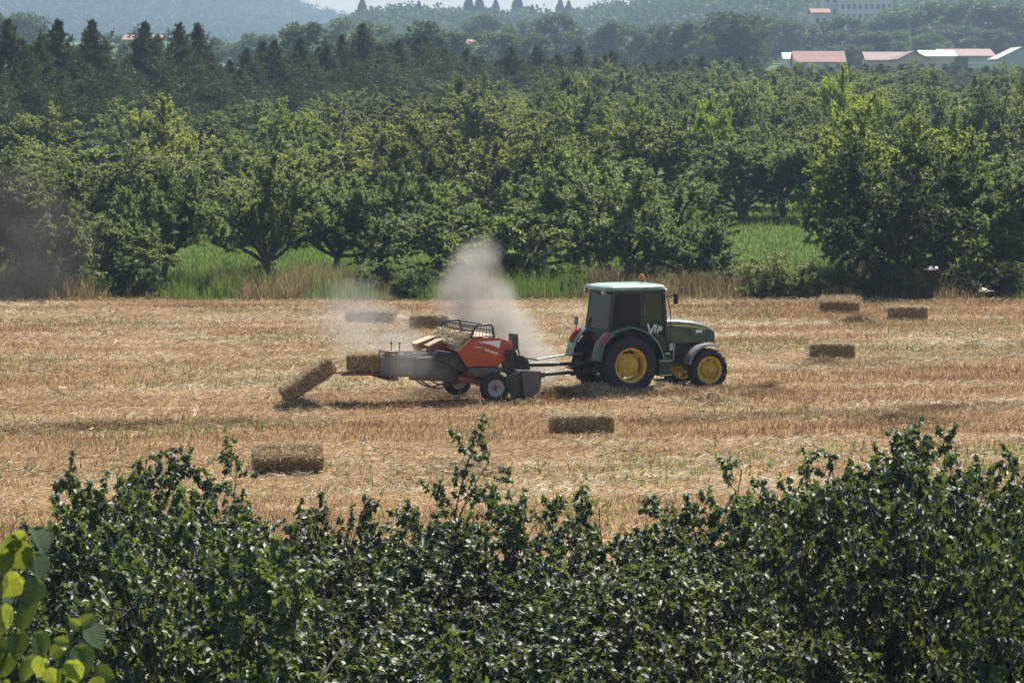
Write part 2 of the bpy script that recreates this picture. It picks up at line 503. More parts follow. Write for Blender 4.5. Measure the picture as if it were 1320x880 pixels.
x, y = scatter_field(240000)
b = band(x, y)
keep = rs.uniform(0, 1, len(x)) < np.clip(0.42 - 0.75 * b, 0.05, 1)
x, y, b = x[keep], y[keep], b[keep]
n = len(x)
L = rs.uniform(0.08, 0.28, n); w = rs.uniform(0.005, 0.012, n)
a = rs.normal(ROWYAW, 0.9, n); tilt = rs.normal(0.12, 0.28, n)
dx, dy, dz = np.cos(a) * np.cos(tilt) * L / 2, np.sin(a) * np.cos(tilt) * L / 2, np.sin(tilt) * L / 2
zc = field_z(x, y) + rs.uniform(0.0, 0.09, n) * np.clip(1.0 - 0.5 * b, 0.4, 1.6) + np.abs(dz) * 0.6
wx, wy = -np.sin(a) * w / 2, np.cos(a) * w / 2; wz = rs.uniform(-1, 1, n) * w
c = np.stack([x, y, zc], 1); d = np.stack([dx, dy, dz], 1); s = np.stack([wx, wy, wz], 1)
V = np.stack([c - d - s, c + d - s, c + d + s, c - d + s], 1).reshape(-1, 3)
rv = np.clip(0.42 + 0.22 * rs.standard_normal(n) - 0.12 * b + 1.3 * (fbm(*[q * s_ for q, s_ in zip(rows_uv(x, y), (.16, .5))], 93, 3) - .5), 0, 1)
tag(link_mesh('loose_straw', fast_mesh('loose_straw', V, np.arange(n * 4).reshape(n, 4), M['straw'], np.repeat(rv, 4))), 'pale loose straw lying in swaths on the field', 'straw', kind='stuff')

# ---- green weeds coming up through the stubble
M['weed'] = leaf_mat('weed_leaf', (0.05, 0.085, 0.022), (0.12, 0.16, 0.05), (0.22, 0.30, 0.06), 0.4, 0.7, 0.2)
x, y = scatter_field(60000)
g = fbm(x * 0.14, y * 0.30, 77, 3)
keep = (g > 0.54) & (rs.uniform(0, 1, len(x)) < (g - 0.54) * 6)
x, y = x[keep], y[keep]
V, F = tri_blades(x, y, field_z(x, y), rs.uniform(0.08, 0.22, len(x)), rs.uniform(0.02, 0.05, len(x)), rs.uniform(0.1, 0.7, len(x)), 5)
tag(link_mesh('field_weeds', fast_mesh('field_weeds', V, F, M['weed'], np.repeat(rs.uniform(0, 1, len(x)), 3))), 'sparse green weeds sprouting between the stubble', 'weeds', kind='stuff')

# ---- verge along the far edge: dry tall grass and green tall grass; then meadow grass
def bent_blades(x, y, z, h, w, lean, seed):
    """tall grass blades: quad below, triangle tip, bending over"""
    r = np.random.default_rng(seed); n = len(x)
    a = r.uniform(0, PI, n); la = r.uniform(0, 2 * PI, n)
    dx, dy = np.cos(a) * w / 2, np.sin(a) * w / 2
    lx, ly = np.cos(la) * lean * h, np.sin(la) * lean * h
    V = np.empty((n, 5, 3))
    V[:, 0] = np.stack([x - dx, y - dy, z], 1); V[:, 1] = np.stack([x + dx, y + dy, z], 1)
    V[:, 2] = np.stack([x + dx * .8 + lx * .3, y + dy * .8 + ly * .3, z + h * .6], 1); V[:, 3] = np.stack([x - dx * .8 + lx * .3, y - dy * .8 + ly * .3, z + h * .6], 1)
    V[:, 4] = np.stack([x + lx, y + ly, z + h], 1)
    i = np.arange(n)[:, None] * 5
    return V.reshape(-1, 3), [i + np.array([[0, 1, 2, 3]]), i + np.array([[3, 2, 4]])]

M['dry_grass'] = straw_mat('dry_grass', [(0.0, (0.10, 0.075, 0.030)), (0.5, (0.24, 0.18, 0.085)), (1.0, (0.42, 0.33, 0.18))], 0.4, 0.8)
M['green_grass'] = leaf_mat('green_grass', (0.055, 0.085, 0.022), (0.11, 0.155, 0.045), (0.23, 0.33, 0.06), 0.42, 0.7, 0.2)
def px_of(x, y): return 660 + FPX * x / y
n = 95000
y = rs.uniform(103.2, 111, n); x = rs.uniform(-1, 1, n) * (y * 0.1692 + 3)
p = px_of(x, y)
clump = fbm(x * 0.8, y * 0.8, 51, 3)
green = np.exp(-((p - 330) / 110) ** 2) * 1.1 + np.exp(-((p - 545) / 40) ** 2) * 1.3 + np.exp(-((p - 680) / 50) ** 2) * 0.9
isg = (green + (fbm(x * 0.5, y * 0.5, 61, 2) - 0.5) * 3.4) > 0.78
clump = np.clip((clump - .5) * 2.0 + .5, 0, 1)
dens = np.clip((clump - 0.22) * 1.9, 0.04, 1)
keep = rs.uniform(0, 1, n) < dens
hh = (0.22 + 0.85 * clump) * rs.uniform(0.35, 1.35, n) * (1 - 0.45 * (1 - sstep(103.3, 104.6, y)))
for nm, sel, mt, lab in (('verge_dry_grass', keep & ~isg, M['dry_grass'], 'tall dry brown grass along the far field edge'), ('verge_green_grass', keep & isg, M['green_grass'], 'tall green grass and weeds along the far field edge')):
    xx, yy, h2 = x[sel], y[sel], hh[sel] * (1.0 if 'dry' in nm else .9)
    V, F = bent_blades(xx, yy, np.where(yy > 103.8, ground_z(xx, yy), field_z(xx, yy)) - 0.03, h2, rs.uniform(0.008, 0.028, len(xx)), rs.uniform(0.05, 0.75, len(xx)), 12)
    rv = np.clip(0.5 + 0.3 * rs.standard_normal(len(xx)) + 0.5 * (fbm(xx * 0.6, yy * 0.6, 71, 2) - 0.5), 0, 1)
    tag(link_mesh(nm, fast_mesh(nm, V, F, mt, np.repeat(rv, 5))), lab, 'grass', kind='stuff')
n = 110000
y = rs.uniform(108, 175, n); x = rs.uniform(-1, 1, n) * (y * 0.1692 + 3)
clump = fbm(x * 0.35, y * 0.35, 81, 3)
hh = (0.12 + 0.26 * clump) * rs.uniform(0.6, 1.3, n) * (1 + 0.6 * sstep(114, 109, y))
V, F = tri_blades(x, y, ground_z(x, y) - 0.02, hh, rs.uniform(0.03, 0.07, n), rs.uniform(0.1, 0.7, n), 13)
rv = np.clip(0.45 + 0.25 * rs.standard_normal(n) + 0.9 * (clump - 0.5), 0, 1)
tag(link_mesh('meadow_grass', fast_mesh('meadow_grass', V, F, M['green_grass'], np.repeat(rv, 3))), 'bright green meadow grass under the orchard trees', 'grass', kind='stuff')
# low grass under the foreground bushes
n = 30000
y = rs.uniform(26, 41, n); x = rs.uniform(-1, 1, n) * (y * 0.1692 + 2)
V, F = bent_blades(x, y, np.where(y < 38, ground_z(x, y), np.maximum(ground_z(x, y), -0.3)) - 0.02, rs.uniform(0.15, 0.45, n), rs.uniform(0.01, 0.02, n), rs.uniform(0.1, 0.6, n), 14)
tag(link_mesh('thicket_grass', fast_mesh('thicket_grass', V, F, M['green_grass'], np.repeat(rs.uniform(0, 1, n), 5))), 'green grass growing under the foreground bushes', 'grass', kind='stuff')

# ================================================================= PLANTS
def nrm(v): return v / (np.linalg.norm(v, axis=-1, keepdims=True) + 1e-9)

def turn(r, d, ang):
    """unit vector at angle ang from d, about a random azimuth"""
    p = nrm(np.cross(d, r.standard_normal(3)))
    return nrm(d * math.cos(ang) + p * math.sin(ang))

def grow(r, p, d, length, n, wander, trop):
    """polyline with n segments, wandering, pulled by trop (a vector)"""
    pts = [np.array(p, float)]; d = np.array(d, float)
    for k in range(n):
        d = nrm(d + r.standard_normal(3) * wander + np.asarray(trop) / n)
        pts.append(pts[-1] + d * length / n)
    return np.array(pts)

def tubes(lst):
    """lst of (pts, r0, r1, sides) -> V, F"""
    Vs, Fs, o = [], [], 0
    for pts, r0, r1, n in lst:
        m = len(pts); t = nrm(np.gradient(pts, axis=0))
        ref = np.array([0.31, 0.17, 0.93]) if abs(t[0][2]) < 0.9 else np.array([1.0, 0.1, 0])
        a = nrm(np.cross(t, ref)); b = np.cross(a, t)
        rr = np.linspace(r0, r1, m)[:, None, None]
        k = np.arange(n) * 2 * PI / n
        ring = pts[:, None] + (a[:, None] * np.cos(k)[None, :, None] + b[:, None] * np.sin(k)[None, :, None]) * rr
        Vs.append(ring.reshape(-1, 3))
        i = np.arange(m * n).reshape(m, n)
        j = np.roll(i, -1, axis=1)
        Fs.append(np.stack([i[:-1], j[:-1], j[1:], i[1:]], -1).reshape(-1, 4) + o)
        o += m * n
    return np.concatenate(Vs), np.concatenate(Fs)

def on_lines(r, lines, per, t0=0.1):
    """random points along many polylines: positions and directions"""
    P, D = [], []
    for ln in lines:
        m = len(ln) - 1
        k = per if isinstance(per, int) else max(1, int(per(ln)))
        t = r.uniform(t0, 1.0, k) * m
        i = np.minimum(t.astype(int), m - 1); f = (t - i)[:, None]
        P.append(ln[i] * (1 - f) + ln[i + 1] * f); D.append(nrm(ln[i + 1] - ln[i]))
    return np.concatenate(P), np.concatenate(D)

def leaves(r, P, D, L, W, spread=0.9, up=0.8, droop=0.2, kind='diamond', fold=0.18):
    n = len(P)
    d = nrm(D * 0.6 + r.standard_normal((n, 3)) * spread + np.array([0, 0, -droop]))
    N = nrm(np.array([0, 0, up]) + r.standard_normal((n, 3)) * 0.55)
    s = nrm(np.cross(d, N)); N = np.cross(s, d)
    L = (L * r.uniform(0.65, 1.25, n))[:, None]; W = (W * r.uniform(0.7, 1.2, n))[:, None]
    f = fold * W
    i = np.arange(n)[:, None]
    if kind == 'diamond':
        V = np.stack([P, P + d * L * .45 + s * W * .5 + N * f, P + d * L - N * f * .5, P + d * L * .45 - s * W * .5 + N * f], 1)
        return V.reshape(-1, 3), np.concatenate([i * 4 + np.array([[0, 1, 2]]), i * 4 + np.array([[0, 2, 3]])]), 4
    V = np.stack([P, P + d * L * .25 + s * W * .46 + N * f, P + d * L * .68 + s * W * .42 + N * f * .8, P + d * L - N * f,
                  P + d * L * .68 - s * W * .42 + N * f * .8, P + d * L * .25 - s * W * .46 + N * f], 1)
    return V.reshape(-1, 3), np.concatenate([i * 6 + np.array([[0, 1, 2, 3]]), i * 6 + np.array([[0, 3, 4, 5]])]), 6

def lumpy(r, P, k):
    """clump-wise leaf tone: leaves of one spray share much of their tone"""
    c = vnoise(P[:, 0] * k + 3.1, P[:, 2] * k + P[:, 1] * k * .7, 5)
    return np.clip(0.15 + 0.5 * c + 0.22 * r.standard_normal(len(P)), 0, 1)

def tree_meshes(kind, seed):
    r = np.random.default_rng(seed); wood = []; twigs = []; brs = []
    up = np.array([0, 0, 1.0])
    if kind in ('orchard', 'round', 'spread'):
        th = {'orchard': 1.0, 'round': 1.3, 'spread': 1.1}[kind]
        H = 5.0
        tr = grow(r, (0, 0, -0.1), up, th + 0.1, 4, 0.06, (0, 0, .2))
        wood.append((tr, 0.15, 0.11, 8))
        nl = 10 if kind != 'round' else 11
        for i in range(nl):
            az = 2 * PI * (i + r.uniform(-.3, .3)) / nl
            el = {'orchard': r.uniform(R(2), R(66)), 'round': r.uniform(R(-18), R(75)), 'spread': r.uniform(R(-8), R(48))}[kind]
            if i == 0: el = R(82)
            d = np.array([math.cos(az) * math.cos(el), math.sin(az) * math.cos(el), math.sin(el)])
            ln = {'orchard': r.uniform(2.1, 3.0), 'round': r.uniform(2.0, 2.7), 'spread': r.uniform(2.1, 3.0)}[kind] * (1.1 if el > R(60) else 1.0)
            s0 = tr[-1] if kind != 'round' else tr[r.integers(2, 5)]
            lim = grow(r, s0, d, ln, 7, 0.13, {'orchard': (0, 0, .55), 'round': (0, 0, .35), 'spread': (0, 0, .15)}[kind])
            wood.append((lim, 0.085, 0.022, 6))
            for j in range(8):
                t = 0.22 + 0.78 * (j + r.uniform(0, 1)) / 8
                k = t * 7; a = int(min(k, 6)); p = lim[a] + (lim[a + 1] - lim[a]) * (k - a)
                bd = turn(r, nrm(lim[a + 1] - lim[a]), R(r.uniform(30, 75)))
                bd = nrm(bd + up * {'orchard': .2, 'round': .02, 'spread': -.05}[kind])
                br = grow(r, p, bd, r.uniform(.65, 1.25) * (1.15 - .45 * t), 4, .16, (0, 0, .5 if kind == 'orchard' else .1))
                wood.append((br, 0.022, 0.008, 4)); brs.append(br)
                for q in range(7):
                    t2 = 0.15 + 0.85 * (q + r.uniform(0, 1)) / 7
                    k2 = t2 * 4; a2 = int(min(k2, 3)); p2 = br[a2] + (br[a2 + 1] - br[a2]) * (k2 - a2)
                    td = turn(r, nrm(br[a2 + 1] - br[a2]), R(r.uniform(20, 70)))
                    if kind == 'orchard': td = nrm(td + up * .45)
                    if kind == 'spread': td = nrm(td * np.array([1, 1, .55]))
                    twigs.append(grow(r, p2, td, r.uniform(.28, .62), 3, .12, (0, 0, .25 if kind == 'orchard' else 0)))
        P, D = on_lines(r, twigs, {'orchard': 38, 'round': 38, 'spread': 32}[kind])
        V, F, k = leaves(r, P, D, *{'orchard': (0.14, 0.062), 'round': (0.12, 0.08), 'spread': (0.16, 0.10)}[kind], 0.7, 0.7, 0.2)
    elif kind == 'bush':
        for i in range(16):
            az = r.uniform(0, 2 * PI); el = R(r.uniform(25, 85))
            d = np.array([math.cos(az) * math.cos(el), math.sin(az) * math.cos(el), math.sin(el)])
            st = grow(r, (r.uniform(-.3, .3), r.uniform(-.3, .3), -.05), d, r.uniform(1.0, 1.9), 5, .12, (0, 0, .3))
            wood.append((st, 0.02, 0.006, 5))
            for j in range(7):
                a = r.integers(1, 5)
                br = grow(r, st[a], turn(r, nrm(st[a + 1] - st[a] if a < 5 else up), R(r.uniform(25, 70))), r.uniform(.3, .6), 3, .15, (0, 0, .3))
                twigs.append(br)
                for q in range(3):
                    twigs.append(grow(r, br[r.integers(1, 3)], turn(r, nrm(br[2] - br[1]), R(50)), r.uniform(.15, .35), 2, .1, (0, 0, .2)))
        P, D = on_lines(r, twigs, 18)
        V, F, k = leaves(r, P, D, 0.11, 0.055, 0.8, 0.7, 0.2)
    elif kind in ('hazel', 'hazel_shoot'):
        ns = 13
        for i in range(ns):
            az = 2 * PI * (i + r.uniform(-.4, .4)) / ns; el = R(r.uniform(42, 84))
            tall = kind == 'hazel_shoot' and i < 2
            if tall: el = R(r.uniform(78, 86))
            d = np.array([math.cos(az) * math.cos(el), math.sin(az) * math.cos(el), math.sin(el)])
            ln = r.uniform(1.45, 2.15) if not tall else r.uniform(2.75, 3.0)
            st = grow(r, (r.uniform(-.22, .22), r.uniform(-.22, .22), -.1), d, ln, 9, .07, (0, 0, -.28) if not tall else (.1, 0, 0))
            wood.append((st, 0.022, 0.006, 6))
            nb = 11 if not tall else 13
            for j in range(nb):
                t = .14 + .86 * (j + r.uniform(0, 1)) / nb
                if tall and t < .45 and j % 2: continue
                k = t * 9; a = int(min(k, 8)); p = st[a] + (st[a + 1] - st[a]) * (k - a)
                bd = turn(r, nrm(st[a + 1] - st[a]), R(r.uniform(40, 80)))
                br = grow(r, p, nrm(bd * np.array([1, 1, .6])), r.uniform(.3, .8) * (1.15 - .55 * t) * (1.5 if tall and t > .5 else 1.0), 4, .14, (0, 0, .1))
                wood.append((br, 0.007, 0.003, 4)); twigs.append(br)
                for q in range(3):
                    a2 = r.integers(1, 4)
                    tw = grow(r, br[a2], turn(r, nrm(br[a2 + 1] - br[a2]), R(r.uniform(35, 65))), r.uniform(.15, .32), 2, .12, (0, 0, .05))
                    twigs.append(tw)
        P, D = on_lines(r, twigs, lambda ln: 9 + 30 * np.linalg.norm(ln[-1] - ln[0]), .35)
        V, F, k = leaves(r, P, D, 0.072, 0.060, 0.75, 1.5, 0.45, 'broad', 0.2)
    elif kind == 'conifer':
        H = 9.0
        tr = grow(r, (0, 0, -.1), up, H, 10, .012, (0, 0, .1)); wood.append((tr, .16, .02, 6))
        N = 230
        for i in range(N):
            t = ((i + r.uniform(0, 1)) / N) ** .9
            z = .25 + t * (H - .45)
            az = i * 2.39996 + r.uniform(-.4, .4)
            ln = min(2.8, .50 * (H - z) + .03) * r.uniform(.55, 1.35) * (.62 + .8 * float(vnoise(az * .9 + 9, z * .8, seed)))
            el = R(r.uniform(-8, 26)) + R(38) * t ** 3
            d = np.array([math.cos(az) * math.cos(el), math.sin(az) * math.cos(el), math.sin(el)])
            br = grow(r, (0, 0, z), d, ln, 4, .09, (0, 0, .22))
            twigs.append(br)
            if i % 3 == 0: wood.append((br, .018, .005, 3))
            for q in range(int(3 + 5 * (1 - t))):
                a = r.integers(1, 4)
                twigs.append(grow(r, br[a], turn(r, nrm(br[a + 1] - br[a]), R(45)), ln * r.uniform(.25, .5), 2, .1, (0, 0, .1)))
        P, D = on_lines(r, twigs, lambda ln: 5 + 20 * np.linalg.norm(ln[-1] - ln[0]), .05)
        V, F, k = leaves(r, P, D, 0.21, 0.075, 0.6, 0.5, -0.2)
    elif kind == 'cypress':
        H = 10.0
        tr = grow(r, (0, 0, -.2), up, H, 6, .01, (0, 0, .1)); wood.append((tr, .2, .03, 6))
        n = 5200; t = r.uniform(0.03, 1, n); az = r.uniform(0, 2 * PI, n)
        rad = 1.05 * np.sin(np.clip(t * 2.6 + .35, 0, PI)) ** .6 * (1 - t ** 4 * .8) * np.sqrt(r.uniform(.35, 1, n)) * (.75 + .4 * vnoise(az * 1.2, t * 14, seed))
        P = np.stack([np.cos(az) * rad, np.sin(az) * rad, t * H], 1); D = np.stack([np.cos(az) * .3, np.sin(az) * .3, np.ones(n)], 1)
        V, F, k = leaves(r, P, nrm(D), 0.42, 0.16, 0.3, 0.2, -0.3)
    elif kind in ('far', 'far_tall'):
        H = 11.0; tall = kind == 'far_tall'
        tr = grow(r, (0, 0, -.3), up, 4.0, 4, .05, (0, 0, .2)); wood.append((tr, .32, .2, 6))
        Ps = []; Ds = []
        for i in range(30 if not tall else 36):
            az = r.uniform(0, 2 * PI); u = r.uniform(0, 1)
            zc = 2.2 + u * (7.3 if not tall else 9.5)
            rr = (3.6 if not tall else 2.0) * math.sin(PI * (0.12 + 0.80 * u)) ** .6 * math.sqrt(r.uniform(.15, 1))
            c = np.array([math.cos(az) * rr, math.sin(az) * rr, zc])
            wood.append((np.array([tr[3] * .6 + np.array([0, 0, .5]), (tr[-1] + c) / 2 + r.standard_normal(3) * .2, c]), .09, .02, 4))
            m = 150; q = nrm(r.standard_normal((m, 3))); rad = r.uniform(.7, 1.5)
            Ps.append(c + q * rad * np.array([1, 1, .75]) * r.uniform(.55, 1.05, (m, 1))); Ds.append(q)
        P = np.concatenate(Ps); D = np.concatenate(Ds)
        V, F, k = leaves(r, P, D, 0.52, 0.34, 0.6, 0.7, 0.1)
    rnd = np.repeat(lumpy(r, P, 1.6 if kind.startswith('hazel') else 1.1), k)
    mt = {'hazel': 'leaf_hazel', 'hazel_shoot': 'leaf_hazel', 'conifer': 'needle', 'cypress': 'needle', 'far': 'leaf_far', 'far_tall': 'leaf_far'}.get(kind, 'leaf_orchard')
    crown = fast_mesh('crown', V, F, M[mt], rnd)
    Vw, Fw = tubes(wood)
    trunk = fast_mesh('trunk', Vw, Fw, M['bark'], smooth=True)
    return trunk, crown

VAR = {}
for kd, cnt in (('orchard', 4), ('round', 3), ('spread', 2), ('bush', 2), ('hazel', 5), ('hazel_shoot', 2), ('conifer', 4), ('cypress', 1), ('far', 3), ('far_tall', 2)):
    VAR[kd] = [tree_meshes(kd, 100 + 13 * i + len(kd) * 7) for i in range(cnt)]

rt = random.Random(5)
def plant(name, label, cat, kind, var, loc, scale=1.0, color=(1, 1, 1), group=None, rz=None, sz=None, trunk_name='trunk', tilt=0.0):
    tm, cm = VAR[kind][var % len(VAR[kind])]
    e = empty(name, loc, rt.uniform(0, 2 * PI) if rz is None else rz)
    if tilt: e.rotation_euler = (tilt, 0, e.rotation_euler[2])
    s = scale if isinstance(scale, tuple) else (scale, scale, scale if sz is None else sz)
    e.scale = s
    tag(e, label, cat, group)
    link_mesh(trunk_name, tm, e)
    c = link_mesh('crown' if trunk_name == 'trunk' else 'foliage', cm, e)
    c.color = (*color, 1)
    return e

def gpos(px, Y):
    x = (px - 660) / FPX * Y
    return Vector((x, Y, gz(x, Y)))

# ---- the trees one can tell apart along the far edge of the field
front = [  # px, depth, kind, variant, height scale, width scale, colour, label
    (-25, 107, 'round', 0, 1.15, 1.0, (.7, .75, .75), 'dark tree at the left edge of the photo, cut by the frame'),
    (58, 106.5, 'round', 1, 1.18, 0.95, (.78, .82, .78), 'dense dark tree reaching the ground at the left end of the hedgerow'),
    (140, 108, 'spread', 0, 0.72, 0.75, (1.0, 1.05, .9), 'low light-green tree in front of the dark tree at left'),
    (208, 114, 'orchard', 0, 1.0, 0.88, (.85, .95, .85), 'orchard tree with a short dark trunk, left of the tall green grass'),
    (343, 112, 'orchard', 1, 1.02, 0.95, (1.05, 1.1, 1.0), 'orchard tree with a slim pale trunk in the tall green grass'),
    (430, 119, 'orchard', 3, 0.95, 0.9, (1.0, 1.05, 1.0), 'orchard tree just right of the slim pale trunk'),
    (492, 117, 'orchard', 2, 1.02, 1.05, (.85, .95, .9), 'orchard tree with leaning dark trunk left of the dust plume'),
    (590, 110, 'spread', 1, 0.86, 0.98, (.80, .88, .7), 'broad dark tree with level branches above the dust plume'),
    (690, 112, 'spread', 0, 0.84, 0.92, (.95, 1.0, .8), 'tree with level light-tipped branches left of the tractor cab'),
    (745, 122, 'orchard', 0, 1.12, 1.05, (1.1, 1.15, 1.1), 'wide grey-green orchard tree behind the tractor cab'),
    (808, 114, 'orchard', 2, 1.06, 1.08, (.95, 1.0, .95), 'orchard tree with thick dark trunk above the tractor roof'),
    (890, 110, 'spread', 1, 0.72, 0.72, (.72, .85, .82), 'low dark glossy-leaved tree right of the tractor cab'),
    (1165, 107, 'round', 2, 1.32, 1.1, (.34, .40, .40), 'big dark tree towering at the right of the field edge'),
    (1118, 115, 'round', 0, 1.56, 1.15, (1.3, 1.3, .85), 'tall light-green tree directly behind the big dark tree, left side'),
    (1222, 115, 'round', 1, 1.5, 1.1, (1.25, 1.25, .85), 'light-green tree peeking out right of the big dark tree'),
    (1300, 109, 'round', 1, 1.2, 1.0, (.8, .88, .8), 'green tree at the right edge of the field hedgerow'),
    (1365, 111, 'round', 2, 1.25, 1.0, (.75, .82, .75), 'dark tree half outside the right frame edge'),
]
for px, Y, kd, v, hs, ws, c, lab in front:
    Y = 104 + (Y - 104) * .62 + .6
    plant('orchard_tree' if kd != 'round' else 'broadleaf_tree', lab, 'tree', kd, v, gpos(px, Y), (ws * 1.18, ws * 1.18, hs), c, 'trees along the far field edge')

# ---- undergrowth on the verge
under = [(992, 104.6, 1.05, (1.1, 1.1, .9), 'rounded green shrub at the field edge right of the tractor'),
         (1035, 105.5, .8, (.9, .95, .8), 'small shrub beside the rounded green shrub, right side'),
         (530, 105.2, .72, (.6, .7, .6), 'low dark shrub left of the dust plume at the field edge'),
         (470, 106.0, .62, (.75, .8, .7), 'small dull-green shrub behind the leftmost far bale'),
         (185, 105.6, .62, (.8, .85, .75), 'small shrub in the dry grass below the short-trunked orchard tree'),
         (40, 104.8, .9, (.55, .62, .6), 'dark shrub under the dense tree at far left'),
         (110, 105.2, .7, (.65, .7, .6), 'low shrub right of the dark shrub at far left'),
         (730, 105.6, .5, (.7, .75, .65), 'low shrub in the verge left of the tractor cab'),
         (1085, 105.0, .85, (.55, .62, .58), 'dark shrub left of the fence post under the big dark tree'),
         (1150, 104.9, .9, (.5, .58, .55), 'dark shrub at the foot of the big dark tree'),
         (1235, 105.1, .85, (.5, .58, .55), 'dark shrub right of the big dark tree'),
         (1300, 104.9, .9, (.55, .62, .58), 'dark shrub near the right frame edge'),
         (860, 106.5, .5, (.8, .85, .7), 'small shrub in dry grass just right of the cab')]
for k, (px, Y, s, c, lab) in enumerate(under):
    plant('shrub', lab, 'shrub', 'bush', k, gpos(px, Y), (s * 1.1, s * 1.1, s), c, 'shrubs along the far field edge', trunk_name='stems')

# ---- the mass of orchard and wild trees on the rising ground behind
def belt_y(px): return 190 + 0.168 * px + 0.00002 * px * px
special = [(380, 176, 'round', 0, 1.15, 1.15, (1.35, 1.35, .75), 'yellow-green rounded tree standing before the dark conifers at left'),
           (620, 188, 'round', 1, 1.28, 1.55, (1.2, 1.15, .95), 'wide olive-green tree rising above the orchard left of centre'),
           (1088, 200, 'orchard', 1, 1.42, .9, (1.9, 1.9, .6), 'bright yellow-green young tree in front of the red-roofed houses'),
           (1128, 190, 'orchard', 3, 1.25, .9, (1.8, 1.75, .6), 'second bright yellow-green tree, just right of the brightest one'),
           (925, 172, 'orchard', 0, 1.15, 1.0, (1.5, 1.55, .7), 'yellow-tinged tree in the orchard mass right of the cab'),
           (815, 182, 'orchard', 1, 1.1, 1.1, (1.3, 1.3, .8), 'pale green tree in the orchard mass above the cab'),
           (720, 255, 'round', 2, 1.45, 1.2, (.75, .85, .7), 'dark bushy tree sticking up through the conifer line'),
           (145, 183, 'round', 2, 0.95, .7, (1.0, 1.15, 1.3), 'silvery grey-green small tree in front of the conifers at left'),
           (255, 188, 'round', 1, 0.98, .8, (.95, 1.1, 1.25), 'silvery tree before the conifers, right of the first silvery one'),
           (1180, 178, 'round', 2, 1.32, 1.1, (1.0, 1.05, .85), 'full green tree behind the big dark tree'),
           (955, 151, 'round', 1, 1.0, 1.35, (.85, .92, .8), 'rounded dark-green tree at the left back of the grassy clearing'),
           (1010, 153, 'orchard', 2, 1.05, 1.35, (1.0, 1.05, .85), 'orchard tree closing the back of the grassy clearing'),
           (1062, 150, 'round', 0, 1.0, 1.2, (.8, .9, .8), 'tree at the right back of the grassy clearing'),
           (1280, 170, 'round', 0, 1.45, 1.2, (.6, .7, .65), 'dark tree high at the right frame edge')]
taken = []
for px, Y, kd, v, hs, ws, c, lab in special:
    p = gpos(px, Y); taken.append((p.x, p.y))
    plant('broadleaf_tree' if kd == 'round' else 'orchard_tree', lab, 'tree', kd, v, p, (ws, ws, hs), c)
nrow = 0; ntree = 0
Yr = 139.0
while Yr < 330:
    hw = Yr * 0.1692 + 5
    x = -hw + rt.uniform(0, 4)
    while x < hw:
        px = 660 + FPX * x / Yr
        ok = Yr < belt_y(px) - 9 and not any((x - a) ** 2 + (Yr - b_) ** 2 < 16 or (abs(x - a * Yr / b_) < 3.2 and -16 < Yr - b_ < 0) for a, b_ in taken)
        if 925 < px < 1060 and Yr < 150: ok = False
        if ok:
            kd = rt.choice(['orchard', 'orchard', 'round', 'round', 'spread'])
            k = rt.choice([.6, .75, .9, 1.0, 1.15, 1.3]) * rt.uniform(.9, 1.1); warm = rt.uniform(0, 1)
            c = (k * (.9 + .35 * warm), k * (1.0 + .12 * warm), k * (.95 - .2 * warm))
            hs = rt.uniform(.78, 1.22) * (1.0 if kd != 'spread' else .9) * (1.0 + .12 * (px > 560)); ws = rt.uniform(1.15, 1.65)
            yy = Yr + rt.uniform(-1.5, 1.5)
            plant('orchard_tree' if kd != 'round' else 'broadleaf_tree', 'leafy tree, %s from left in the %s orchard row behind the field-edge trees' % (ordinal(ntree + 1), ordinal(nrow + 1)), 'tree', kd, rt.randrange(9),
                  Vector((x, yy, gz(x, yy))), (ws, ws, hs), c, 'dense orchard trees behind the front row')
            ntree += 1
        x += rt.uniform(5.2, 8.4)
    nrow += 1; ntree = 0
    Yr += 10.5 if Yr < 200 else 14.0

# ---- belt of conifers running back from left to right
px = -60.0; k = 0; line = 0
peaks = {18: 1.1, 72: 1.05, 125: 1.0, 185: 1.12, 230: 1.05, 262: 1.05, 292: 1.05, 345: 1.0, 470: 1.1, 500: 1.05, 525: 1.15}
while px < 1400:
    for rowk in range(2):
        p2 = px + rt.uniform(-6, 6) + rowk * 9; Y = belt_y(p2) + rowk * 3.2 + rt.uniform(-1, 1)
        s = rt.uniform(.68, 1.0) if p2 < 560 else rt.uniform(.58, .8) if p2 < 800 else rt.uniform(.46, .62) if p2 < 980 else rt.uniform(.32, .48)
        near = min(abs(p2 - q) for q in peaks)
        if near < 9 and rowk == 0: s = 1.08
        w = rt.uniform(.85, 1.3)
        cc = rt.uniform(.65, 1.15); wm = rt.uniform(0, .22)
        if rowk == 0: line += 1
        lab = '%s conifer, %s from left in the %s line of the belt' % ('tall dark' if p2 < 560 else 'dark' if p2 < 800 else 'low', ordinal(line), ('front', 'rear')[rowk])
        plant('conifer', lab, 'conifer', 'conifer', k, gpos(p2, Y), (w, w, s), (cc * (1 + wm), cc * (1 + .4 * wm), cc), 'belt conifers, left half' if p2 < 660 else 'belt conifers, right half')
        k += 1
    px += 23 if px < 560 else 17

